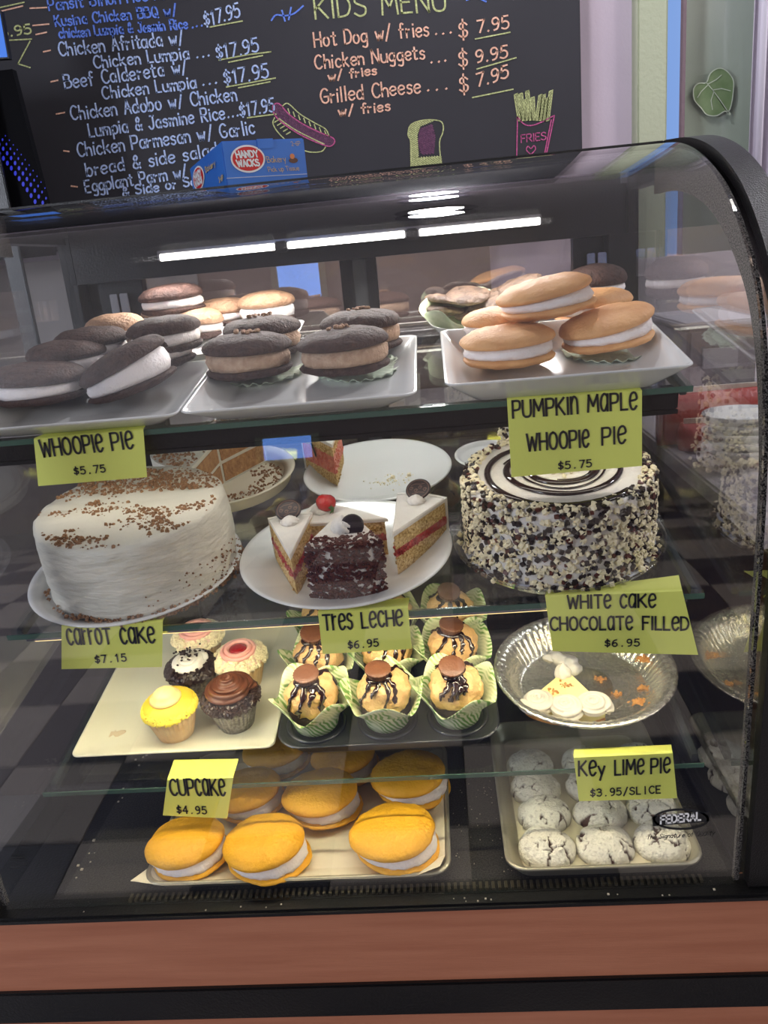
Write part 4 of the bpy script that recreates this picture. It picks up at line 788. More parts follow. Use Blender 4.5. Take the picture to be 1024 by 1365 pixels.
# cut carrot cake on the cream stand behind
px_, pv_ = -0.356, 0.386
round_plate('cake_stand', 'cream rimmed round pan with a part-eaten carrot cake, behind the whole carrot cake', 2, px_, pv_, 0.119, 0.024, M_PORCW, well=0.86, cat='pan')
ck2 = empty('cut_carrot_cake', 'remaining half of a frosted carrot cake in the cream pan at the back', 'cake', shelf_matrix(2, px_, pv_, 0.0058))
A0, A1, rr_, hh_ = RAD(55), RAD(262), 0.102, 0.075
arc = [(rr_*math.cos(a)*(1+0.01*nz(math.cos(a)*4, math.sin(a)*4, 1)), rr_*math.sin(a)) for a in np.linspace(A0, A1, 40)]
mesh('frosting', jit(prism([(0, 0)]+arc, 0, hh_), 0.0012, 60), M_FROST, ck2, False)
M_SPONGE = mat('brown_carrot_sponge', (150, 104, 64), 0.85, 1.0, 200, rgb2=(186, 140, 92), var=0.2, vscale=120)
for a in (A0, A1):
    d = Vector((math.cos(a), math.sin(a), 0)); nn = Vector((math.sin(a), -math.cos(a), 0)) if a == A0 else Vector((-math.sin(a), math.cos(a), 0))
    for z0, z1 in ((0.004, 0.034), (0.040, 0.068)):
        P = [d*0.004+nn*0.0006, d*0.096+nn*0.0006]; P += [P[1]+nn*0.0014, P[0]+nn*0.0014]
        mesh('sponge_layer', prism([(p.x, p.y) for p in P], z0, z1), M_SPONGE, ck2, False)
L = []
while len(L) < 500:
    a, q = rnd.uniform(A0+0.05, A1-0.05), 0.099*math.sqrt(rnd.random()); x, y = q*math.cos(a), q*math.sin(a)
    if nz(x*20, y*40, 1)+0.4+8*(q-0.06) > rnd.random()*0.7: L.append(crumb((x, y, hh_-0.0006), rnd.uniform(0.002, 0.0045)))
o = mesh('crumb_topping', join(*L), M_NUT, ck2, False); o['kind'] = 'stuff'
L = []
for k in range(240):
    a, q = rnd.uniform(A1-6.28+0.15, A0-0.1), 0.098*math.sqrt(rnd.uniform(0.25, 1)); L.append(crumb((q*math.cos(a), q*math.sin(a), 0.0), rnd.uniform(0.0015, 0.0045)))
o = mesh('fallen_crumbs', join(*L), M_NUT, ck2, False); o['kind'] = 'stuff'

# tres leche slices
M_YSP = mat('yellow_sponge', (178, 138, 74), 0.95, 1.0, 260, rgb2=(234, 206, 146), var=0.45, vscale=330)
M_JAM = mat('strawberry_filling', (150, 30, 26), 0.3, 1.0, 160, coat=0.4, rgb2=(196, 66, 50), var=0.2, vscale=90)
M_WFR = mat('whipped_frosting', (226, 220, 212), 0.5, 0.5, 110, sss=0.1)
M_PLQ = mat('dark_plaque', (42, 30, 34), 0.35)
M_PLQL = mat('bronze_print', (120, 92, 76), 0.5)
def plaque(M, parent):
    v, f = lathe([(0.012, 0), (0.0165, 0.0004), (0.017, 0.0012), (0.0165, 0.002), (0.012, 0.0024)], 40, lambda a, i, r_, z: (r_*(1-0.14*math.sin(a)**2), z))
    p = mesh('chocolate_plaque', xf((v, f), M), M_PLQ, parent)
    S = [[(0.0145*math.cos(t), 0.0122*math.sin(t)) for t in np.linspace(0, 6.283, 32)]]
    S += [[((-0.009+0.006*k)+0.0026*math.cos(t)*(1-t/14), 0.0026*math.sin(t)*(1-t/14)+0.0018*(-1)**k) for t in np.linspace(0, 8, 16)] for k in range(4)]
    S += [[(-0.009, 0.006), (-0.003, 0.0075), (0.004, 0.006), (0.009, 0.0065)], [(-0.008, -0.006), (0, -0.0045), (0.008, -0.006)]]
    mesh('scroll_print', ribbon(S, 0.0007, lambda u, w_: M @ Vector((u, w_, 0.0027))), M_PLQL, parent, False)
def slice_(name, label, M, r, h, ang_, group=None, white_outer=True, jam=True, layers=None, top='plaque', outer=None):
    """wedge: tip at the origin, outer arc at distance r along +y"""
    R = empty(name, label, 'cake slice', M, group); a0, a1 = math.pi/2-ang_/2, math.pi/2+ang_/2
    arcp = [(r*math.cos(a), r*math.sin(a)) for a in np.linspace(a0, a1, 12)]
    k = 0.985; cen = (0, r*0.5)
    inner = [(cen[0]+(x-cen[0])*k, cen[1]+(y-cen[1])*k) for x, y in [(0, 0.004)]+arcp]
    z = 0.0
    for th, mm, nm in (layers or ((0.40, M_YSP, 'sponge_layer'), (0.17, M_JAM, 'fruit_filling'), (0.33, M_YSP, 'sponge_layer'))):
        t = th*h; P = inner if nm != 'fruit_filling' else [(x*1.03, y) for x, y in inner]
        v, f = loft([[(x, y, z) for x, y in P], [(x*1.01, y, z+t*0.5) for x, y in P], [(x, y, z+t) for x, y in P]]); bm = bmesh.new()
        mesh(nm, jit((v, f), 0.0009, 240, z*99), mm, R, False); bm.free(); z += t
    fz = 0.40*h if not layers else 0.28*h; ft_ = 0.17*h if not layers else 0.40*h; lump = []
    for sgn in (-1, 1):
        ea = math.pi/2+sgn*ang_/2; dx_, dy_ = math.cos(ea), math.sin(ea); nx_, ny_ = (-dy_, dx_) if sgn > 0 else (dy_, -dx_)
        for k_ in range(150):
            q_ = rnd.uniform(0.08, 0.97)*r; inj = rnd.random() < 0.42; z_ = fz+rnd.uniform(0, ft_) if inj else rnd.uniform(0.02, 0.86)*h
            if not inj and fz-0.001 < z_ < fz+ft_+0.001: continue
            s_ = rnd.uniform(0.0014, 0.0034) if inj else rnd.uniform(0.001, 0.0022); o_ = -0.0006
            lump.append((inj, xf(crumb((0, 0, 0), s_*1.5), Matrix.Translation((dx_*q_+nx_*o_, dy_*q_+ny_*o_, z_)))))
    for flag, mm, nm in ((True, (layers or ((0, 0, 0), (0.17, M_JAM, '')))[1][1], 'filling_lumps'), (False, M_YSP, 'sponge_crumbs')):
        o_ = mesh(nm, join(*[q_[1] for q_ in lump if q_[0] == flag]), mm, R, False); o_['kind'] = 'stuff'
    full = [(0, 0)]+arcp
    mesh('top_frosting', jit(loft([[(x, y, z) for x, y in full], [(x*1.01, y, z+(h-z)*0.7) for x, y in full], [(cen[0]+(x-cen[0])*0.95, cen[1]+(y-cen[1])*0.95, h) for x, y in full]]), 0.0006, 90), M_WFR, R, False)
    ob = [(r*1.0*math.cos(a), r*math.sin(a)) for a in np.linspace(a0, a1, 12)]; oo = [((r+0.005)*math.cos(a), (r+0.005)*math.sin(a)) for a in np.linspace(a1, a0, 12)]
    mesh('side_frosting', jit(prism(ob+oo, 0, h-0.001), 0.0006, 120), M_WFR, R, False)
    if top == 'plaque':
        sw = swirl(0.013, 0.010, 8, 1.2); mesh('cream_swirl', mv(sw, 0, r*0.80, h-0.001), M_WFR, R)
        plaque(Matrix.Translation((0.0, r*0.90, h+0.012)) @ Matrix.Rotation(0.75, 4, 'X') @ Matrix.Rotation(0.25, 4, 'Z'), R)
    return R
def swirl(r, h, k, twist, n=72, tip=True, amp=0.16):
    P = [(r*0.7, 0), (r*0.92, h*0.05), (r, h*0.2), (r*0.97, h*0.38), (r*0.86, h*0.56), (r*0.70, h*0.72), (r*0.50, h*0.85), (r*0.30, h*0.94), (r*0.12, h*(1.06 if tip else 0.93)), (r*0.02, h*(1.14 if tip else 0.9))]
    return lathe(P, n, lambda a, i, rr, z: (rr*(1-amp*1.6*(1-abs(math.cos(k*0.5*(a+twist*i*0.22))))*(1 if i > 0 else 0.3)), z))
def coil(r0, r1, z0, z1, turns, q0, q1, flutes=5, depth=0.22, n=30, twist=0.35, start=0.0):
    """a piped rope of cream wound inwards and upwards, fluted by the star nozzle"""
    N = int(turns*26); pts = []
    for i in range(N+1):
        t = i/N; a = start+t*turns*2*math.pi; r = r0+(r1-r0)*t; pts.append((r*math.cos(a), r*math.sin(a), z0+(z1-z0)*t**1.15))
    V, F = [], []
    for i, p in enumerate(pts):
        t = i/N; a = start+t*turns*2*math.pi; out = Vector((math.cos(a), math.sin(a), 0)); up = Vector((0, 0, 1)); q = (q0+(q1-q0)*t)*(1 if 0 < i < N else 0.3)
        for k in range(n):
            th = 2*math.pi*k/n; w_ = q*(1-depth*(1-abs(math.cos(flutes*0.5*(th+twist*i*0.12)))))
            V.append(tuple(Vector(p)+out*math.cos(th)*w_*1.12+up*math.sin(th)*w_))
    for i in range(N):
        for k in range(n): F.append((i*n+k, i*n+(k+1) % n, (i+1)*n+(k+1) % n, (i+1)*n+k))
    F.append(tuple(range(n))); F.append(tuple(N*n+k for k in range(n-1, -1, -1))); return V, F
round_plate('dinner_plate', 'white plate with four cake slices in the middle of the second shelf', 2, -0.134, 0.122, 0.139, 0.020, well=0.62)
g = 'cake slices on the middle plate'
def facing(deg): return RAD(deg)
x, vv = on(2, 398, 800, 0.008); slice_('cake_slice', 'white frosted slice with a dark oval plaque, left on the middle plate', shelf_matrix(2, x-0.002, vv+0.004, 0.0062, RAD(8)), 0.108, 0.062, RAD(30), g)
x, vv = on(2, 533, 768, 0.008); slice_('cake_slice', 'white frosted slice with dark plaque and red jam layer, right on the middle plate', shelf_matrix(2, x-0.004, vv+0.002, 0.0062, RAD(-20)), 0.108, 0.062, RAD(36), g)
x, vv = on(2, 512, 704, 0.05); bs = slice_('cake_slice', 'white frosted slice topped by a strawberry, at the back of the middle plate', shelf_matrix(2, x+0.006, vv+0.006, 0.0062, RAD(72)), 0.112, 0.055, RAD(34), g, top=None)
st = lathe([(0.003, 0), (0.009, 0.003), (0.013, 0.009), (0.0135, 0.015), (0.011, 0.020), (0.006, 0.023)], 28)
o = mesh('strawberry', xf(st, Matrix.Translation((0.0, 0.088, 0.056)) @ Matrix.Rotation(0.5, 4, 'Y')), mat('strawberry_red', (176, 26, 22), 0.25, 0.6, 300, coat=0.4), bs)
cal = join(*[xf(([(0, 0, 0), (0.003, 0.004, 0.001), (0.0, 0.010, -0.001), (-0.003, 0.004, 0.001), (0, 0, 0.001)], [(0, 1, 2, 3), (4, 3, 2, 1)]), Matrix.Rotation(k*1.05, 4, 'Z')) for k in range(6)])
o2 = mesh('leaf_cap', xf(cal, Matrix.Translation((-0.0005, 0.077, 0.063)) @ Matrix.Rotation(1.5, 4, 'X')), mat('strawberry_leaf', (52, 84, 34), 0.6), o, False)
mesh('cream_swirl', mv(swirl(0.015, 0.009, 8, 1.2), 0.004, 0.095, 0.054), M_WFR, bs)
# front slice: curved side covered with shaved chocolate
x, vv = on(2, 461, 797, 0.006)
fs = slice_('cake_slice', 'slice with its round side covered in shaved chocolate, facing the front', shelf_matrix(2, x, vv+0.098, 0.0062, RAD(183)), 0.100, 0.074, RAD(52), g, top=None)
L = []
for k in range(950):
    a = math.pi/2+rnd.uniform(-0.455, 0.455); z = rnd.uniform(0.001, 0.075); d_ = 0.1055+rnd.uniform(0, 0.0012)
    s_ = rnd.uniform(0.0012, 0.0026); M = Matrix.Translation((d_*math.cos(a), d_*math.sin(a), z)) @ Matrix.Rotation(a-math.pi/2, 4, 'Z') @ Matrix.Rotation(rnd.uniform(-1, 1), 4, 'Y') @ Matrix.Rotation(rnd.uniform(-0.7, 0.7), 4, 'X')
    L.append(xf(box(-s_, s_, -s_*0.5, s_*0.5, -s_*0.7, s_*0.7), M))
for k in range(200):
    a = math.pi/2+rnd.uniform(-0.44, 0.44); q = rnd.uniform(0.078, 0.104); s_ = rnd.uniform(0.001, 0.002)
    L.append(xf(box(-s_, s_, -s_, s_, -s_*0.4, s_*0.4), Matrix.Translation((q*math.cos(a), q*math.sin(a), 0.0745)) @ Matrix.Rotation(a*7, 4, 'Z')))
o = mesh('shaved_chocolate', join(*L), mat('milk_shavings', (98, 50, 36), 0.65, spec=0.2, rgb2=(58, 28, 22), var=0.2, vscale=300), fs, False); o['kind'] = 'stuff'
mesh('cream_swirl', mv(swirl(0.016, 0.018, 8, 1.0), 0.0, 0.060, 0.073), M_WFR, fs)
v, f = lathe([(0.012, 0), (0.014, 0.001), (0.012, 0.002)], 24); mesh('chocolate_plaque', xf((v, f), Matrix.Translation((-0.012, 0.068, 0.082)) @ Matrix.Rotation(-1.2, 4, 'X')), M_PLQ, fs)
L = [crumb((rnd.gauss(0.0, 0.03), rnd.gauss(0.09, 0.02), 0.001), rnd.uniform(0.001, 0.003)) for k in range(30)]
# empty plate with one slice
round_plate('dinner_plate', 'nearly empty white plate with crumbs behind the middle plate', 2, -0.104, 0.378, 0.118, 0.016, well=0.64)
x, vv = on(2, 447, 650, 0.008)
s5 = slice_('cake_slice', 'last slice with pink strawberry filling on the nearly empty plate', shelf_matrix(2, x+0.004, vv+0.004, 0.0062, RAD(18)), 0.098, 0.072, RAD(38), top=None, layers=((0.28, M_YSP, 'sponge_layer'), (0.40, mat('pink_fruit_filling', (196, 84, 70), 0.4, 1.0, 120, rgb2=(226, 142, 112), var=0.2, vscale=90), 'fruit_filling'), (0.24, M_YSP, 'sponge_layer')))
o = mesh('crumb_topping', join(*[crumb((rnd.gauss(0, 0.016), rnd.uniform(0.04, 0.1), 0.0715), rnd.uniform(0.0015, 0.004)) for k in range(90)]), M_NUT, s5, False); o['kind'] = 'stuff'
v, f = lathe([(0.011, 0), (0.0125, 0.001), (0.011, 0.002)], 24); mesh('chocolate_plaque', xf((v, f), Matrix.Translation((-0.022, 0.060, 0.045)) @ Matrix.Rotation(1.4, 4, 'Y')), M_PLQ, s5)
x, vv = on(2, 520, 640, 0.006)
o = mesh('cake_crumbs', join(*[mv(crumb((rnd.gauss(0, 0.018), rnd.gauss(0, 0.012), 0), rnd.uniform(0.001, 0.003))) for k in range(60)], *[crumb((a, b, 0), 0.007) for a, b in ((0.004, 0.008), (0.03, 0.012))]), M_WCHIP, None, False); o.matrix_world = shelf_matrix(2, x, vv, 0.0058)
tag(o, 'pale cake crumbs scattered on the nearly empty plate', 'crumbs', None, 'stuff')
round_plate('side_plate', 'small white plate at the back, between the empty plate and the chip cake', 2, 0.074, 0.412, 0.055, 0.012, well=0.6)
# white cake with chips on a clear base
wx, wv = 0.141, 0.134
tr = empty('clear_cake_base', 'clear plastic base under the white cake covered in chips', 'cake base', shelf_matrix(2, wx, wv, 0.0008))
mesh('base_dish', lathe([(0.118, 0), (0.124, 0.001), (0.130, 0.010), (0.1345, 0.012), (0.135, 0.0135), (0.130, 0.0125), (0.126, 0.003), (0.11, 0.002)], 96), M_CLEAR, tr)
mesh('cake_board', mv(lathe([(0.120, 0), (0.122, 0.001), (0.120, 0.0022)], 96, lambda a, i, r_, z: (r_*(1+0.006*math.sin(a*48)), z)), 0, 0, 0.0032), mat('silver_white_board', (206, 208, 220), 0.45), tr)
def curl(p, nrm, s_):
    """little open-ended curl of white chocolate"""
    t = Vector(nrm).to_track_quat('Z', 'Y').to_matrix().to_4x4(); M = Matrix.Translation(p) @ t @ Matrix.Rotation(rnd.uniform(0, 6.28), 4, 'Z') @ Matrix.Rotation(rnd.uniform(0.6, 1.5), 4, 'X')
    V = []; 
    for i, rr2 in ((0, 1.0), (1, 1.0)):
        for k in range(6):
            a = k*1.0; V.append((s_*math.cos(a)*0.9, s_*math.sin(a)*0.9, (i-0.5)*s_*1.5))
    V += [(x*0.6, y*0.6, z) for x, y, z in V]
    F = [(k, k+1, 6+k+1, 6+k) for k in range(5)] + [(12+k+1, 12+k, 18+k, 18+k+1) for k in range(5)] + [(k+1, k, 12+k, 12+k+1) for k in range(5)] + [(6+k, 7+k, 19+k, 18+k) for k in range(5)] + [(0, 6, 18, 12), (5, 17, 23, 11)]
    return xf((V, F), M)
def chunk(p, nrm, s_):
    t = Vector(nrm).to_track_quat('Z', 'Y').to_matrix().to_4x4(); M = Matrix.Translation(p) @ t @ Matrix.Rotation(rnd.uniform(0, 6.28), 4, 'Z') @ Matrix.Rotation(rnd.uniform(-0.4, 0.4), 4, 'X')
    return xf(box(-s_*0.8, s_*0.8, -s_*0.7, s_*0.7, -s_*0.5, s_*0.5, s_*0.15), M)
def chip_cake(label, M, r, h, nchip, seed, drizzle=True):
    R = empty('chip_cake', label, 'cake', M); frosted_cake(R, r, h, M_WFR, seed, 110, 0.0006, 0.001)
    D, RD, W = [], [], []
    for k in range(nchip):
        if rnd.random() < 0.80: a = rnd.uniform(0, 6.283); z = h*(1-rnd.random()**0.85*0.97); p = ((r+0.0015)*math.cos(a), (r+0.0015)*math.sin(a), z); nn = (math.cos(a), math.sin(a), 0.05)
        elif rnd.random() < 0.75: a = rnd.uniform(0, 6.283); q = r*rnd.uniform(0.86, 1.0); p = (q*math.cos(a), q*math.sin(a), h+0.001); nn = (0.3*math.cos(a), 0.3*math.sin(a), 1)
        else: a = rnd.uniform(0, 6.283); q = r+rnd.uniform(0.002, 0.012); p = (q*math.cos(a), q*math.sin(a), rnd.uniform(0.001, 0.004)); nn = (0, 0, 1)
        s_ = rnd.uniform(0.0024, 0.0044); t = rnd.random()
        (D if t < 0.40 else RD if t < 0.50 else W).append((curl if t >= 0.5 else chunk)(p, nn, s_))
    for L_, m_, nm in ((D, M_DCHIP, 'dark_chips'), (RD, M_RCHIP, 'milk_chips'), (W, M_WCHIP, 'white_curls')):
        o = mesh(nm, join(*L_), m_, R, False); o['kind'] = 'stuff'
    if drizzle:
        P = []
        for t in np.linspace(0.25, 3.05, 130):
            a = t*2*math.pi-1.1; q = r*(0.14+0.235*t); P.append((q*math.cos(a)*(1+0.03*math.sin(t*9)), q*math.sin(a)*(1+0.04*math.sin(t*7)), h+0.0012))
        mesh('syrup_swirl', tube(P, [0.0046+0.0024*nz(i*0.13, 0, 3) for i in range(len(P))], 8, 0.55), M_SYRUP, R)
        mesh('syrup_swirl', tube([(p[0]*0.80+0.004*math.sin(i*0.2), p[1]*0.80, p[2]) for i, p in enumerate(P[30:110])], 0.0016, 6, 0.6), M_SYRUP, R)
        cL = [curl((rnd.gauss(0, 0.014), rnd.gauss(0, 0.012), h+0.003), (0, 0, 1), 0.003) for k in range(26)]
        o = mesh('white_curls', join(*cL), M_WCHIP, R, False); o['kind'] = 'stuff'
    return R
chip_cake('round white cake covered in dark and white chocolate chips, syrup swirl on top', shelf_matrix(2, wx, wv, 0.0066), 0.116, 0.100, 3000, 4.0)
chip_cake('smaller tall chip-covered cake behind the swirled white cake', shelf_matrix(2, 0.158, 0.352, 0.0008), 0.068, 0.120, 700, 8.0, False)

# ================================================================== THIRD SHELF
platter('serving_platter', 'large off-white rectangular platter holding five different cupcakes', 3, -0.383, 0.190, 0.276, 0.292, 0.016, 0.0, M_MELA, 0.028)
def wrapper(R, m, r0=0.0245, r1=0.0355, h=0.043, k=32):
    P = [(r0*0.8, 0), (r0, 0.0), (r0+(r1-r0)*0.3, h*0.3), (r0+(r1-r0)*0.65, h*0.65), (r1, h), (r1-0.0008, h), (r0+(r1-r0)*0.6, h*0.62), (r0-0.001, 0.002)]
    mesh('paper_case', lathe(P, 160, lambda a, i, r_, z: (r_*(1+(0.026*(0.3+z/h)*math.cos(k*a) if i > 0 else 0)), z+(0.0008*math.cos(k*a) if i in (4, 5) else 0))), m, R, True)
    mesh('cake', mv(lathe([(r0*0.9, 0.003), (r1*0.93, h*0.9), (r1*0.98, h+0.002), (r1*0.7, h+0.008)], 40), 0, 0, 0), M_CHOCL, R)
def cupcake(label, u, v, kind, h0=0.0052, tilt=(0, 0)):
    x, vv = on(3, u, v, 0.055); R = empty('cupcake', label, 'cupcake', shelf_matrix(3, x, vv, h0, 0, *tilt), 'cupcakes on the off-white platter')
    pale = mat('pale_paper_case', (214, 172, 124), 0.6, rgb2=(226, 196, 150), var=0.2, vscale=60)
    wrapper(R, mat('silver_brown_case', (92, 84, 78), 0.35, metal=0.4, rgb2=(150, 146, 140), var=0.3, vscale=200) if kind in ('choc', 'oreo') else pale)
    H = 0.043
    def dome(r_, hh, m, n=60): mesh('frosting', mv(jit(lathe([(r_*0.9, 0), (r_, hh*0.15), (r_*1.0, hh*0.35), (r_*0.88, hh*0.65), (r_*0.65, hh*0.86), (r_*0.35, hh*0.97), (r_*0.08, hh)], n), 0.0008, 90), 0, 0, H-0.001), m, R)
    def scatter(nm, n, rng, gen, m, r_=0.037, hh=0.016, sz=(0.0012, 0.0020)):
        L = []
        for k in range(n):
            a = rnd.uniform(0, 6.283); t = rnd.uniform(*rng); q = r_*(1-t**2.4*0.95) if t < 1 else 0; z = H+hh*t; nn = (math.cos(a)*(1-t), math.sin(a)*(1-t), 0.25+t)
            L.append(gen((q*math.cos(a), q*math.sin(a), z), nn, rnd.uniform(*sz)))
        o = mesh(nm, join(*L), m, R, False); o['kind'] = 'stuff'
    if kind == 'yellow':
        dome(0.0365, 0.019, mat('yellow_frosting', (216, 184, 50), 0.6)); 
        scatter('yellow_sprinkles', 1500, (0.0, 0.86), chunk, mat('yellow_sprinkle', (244, 224, 74), 0.5), 0.0378, 0.0200, (0.0013, 0.0020))
        mesh('cream_swirl', mv(lathe([(0.021, 0), (0.0215, 0.002), (0.019, 0.005), (0.016, 0.006), (0.0155, 0.009), (0.012, 0.0125), (0.006, 0.0145), (0.0015, 0.0150)], 40), -0.002, -0.001, H+0.0165), mat('ivory_cream', (228, 206, 138), 0.4, sss=0.1), R)
    if kind == 'choc':
        dome(0.036, 0.014, M_DCHIP)
        mc = mat('chocolate_frosting', (92, 52, 34), 0.38, 0.2, 90)
        mesh('frosting_swirl', mv(coil(0.0245, 0.0015, 0.0, 0.024, 3.3, 0.0125, 0.0055, 6, 0.36, 36, 0.5), 0, 0, H+0.011), mc, R)
        scatter('chocolate_curls', 420, (0.0, 0.55), curl, mat('dark_curl', (48, 30, 24), 0.35), 0.039, 0.018, (0.0022, 0.0034))
    if kind == 'pink':
        dome(0.036, 0.016, mat('pale_pink_frosting', (238, 206, 190), 0.45, sss=0.1))
        mp = mat('pink_frosting', (232, 168, 158), 0.42, sss=0.1)
        for q, zz in ((0.023, 0.0155), (0.017, 0.018)): mesh('frosting_ring', tube([(q*math.cos(t), q*math.sin(t), H+zz) for t in np.linspace(0, 6.4, 50)], 0.0034, 10), mp, R)
        mesh('jam_centre', mv(lathe([(0.0125, 0), (0.0130, 0.002), (0.0105, 0.0042), (0.005, 0.005)], 30), 0, 0, H+0.0165), mat('red_jam', (150, 18, 20), 0.1, 0.8, 200, coat=0.8), R)
        scatter('white_curls', 360, (0.0, 0.66), curl, M_WCHIP, 0.0390, 0.019, (0.0022, 0.0034))
    if kind == 'oreo':
        dome(0.035, 0.012, M_DCHIP)
        mesh('frosting_swirl', mv(coil(0.020, 0.001, 0.0, 0.009, 3.0, 0.0100, 0.006, 6, 0.25, 24), 0, 0, H+0.008), M_WFR, R)
        scatter('cookie_crumbs', 560, (0.0, 0.62), chunk, M_DCHIP, 0.038, 0.020, (0.0018, 0.0032))
        o = mesh('cookie_crumbs', join(*[chunk((rnd.gauss(0, 0.009), rnd.gauss(0.004, 0.008), H+0.0245), (0, 0, 1), 0.0018) for k in range(46)]), M_DCHIP, R, False); o['kind'] = 'stuff'
cupcake('cupcake with yellow sprinkles and an ivory cream centre, front left', 225, 938, 'yellow')
cupcake('cupcake with a dark chocolate frosting swirl and silver-brown case', 307, 925, 'choc')
cupcake('pink frosted cupcake with red jam at the right, its pale case showing', 319, 873, 'pink')
cupcake('cupcake with white frosting and dark cookie crumbs, in the middle', 254, 886, 'oreo')
cupcake('pink frosted cupcake with red jam at the back left, partly under the shelf edge', 263, 845, 'pink')
sm = mesh('smear', lathe([(0.003, 0), (0.016, 0.0001), (0.010, 0.0003)], 40, lambda a, i, r_, z: (r_*(0.35+0.9*abs(math.cos(a))**3+0.15*math.sin(5*a)), z)), mat('faint_smear', (196, 178, 148), 0.4), None); x, vv = on(3, 150, 982, 0.005); sm.matrix_world = shelf_matrix(3, x, vv+0.006, 0.0051)
tag(sm, 'brown frosting smear on the front left of the cupcake platter', 'smear')
# muffin tin with peanut butter cupcakes
MT = M_MT = mat('dark_tin', (88, 90, 94), 0.35, metal=0.7)
mtx, mtv = -0.096, 0.178
tin = empty('muffin_tin', 'dark metal muffin tin holding nine leaf-papered cupcakes', 'muffin tin', shelf_matrix(3, mtx, mtv, 0.001))
mesh('tray', loft([rrect(0.262, 0.262, 0.03, 0), rrect(0.280, 0.282, 0.032, 0.018), rrect(0.290, 0.292, 0.034, 0.022), rrect(0.291, 0.293, 0.034, 0.0235), rrect(0.286, 0.288, 0.034, 0.0240), rrect(0.276, 0.278, 0.032, 0.020), rrect(0.272, 0.274, 0.030, 0.0198)]), MT, tin)
gx = [-0.192, -0.097, -0.004]; gv = [0.082, 0.170, 0.258]
for x in gx:
    for v in gv:
        mesh('cup_ring', mv(lathe([(0.033, 0.0190), (0.0395, 0.0190), (0.0405, 0.0210), (0.0395, 0.0225), (0.034, 0.0215)], 40, closed=True), x-mtx, v-mtv, 0), MT, tin)
M_PBF = mat('peanut_butter_frosting', (204, 158, 102), 0.65, 1.0, 140, rgb2=(226, 184, 128), var=0.2, vscale=90, sss=0.05)
M_MUF = mat('dark_muffin', (44, 28, 22), 0.7, 0.8, 200)
M_PBC = mat('milk_chocolate_cup', (98, 60, 40), 0.4, 0.3, 200)
M_PAPER = leaf_paper()
pos = {(0, 0): 'front left', (1, 0): 'front middle', (2, 0): 'front right', (0, 1): 'middle left', (1, 1): 'centre', (2, 1): 'middle right', (0, 2): 'back left', (1, 2): 'back middle', (2, 2): 'back right'}
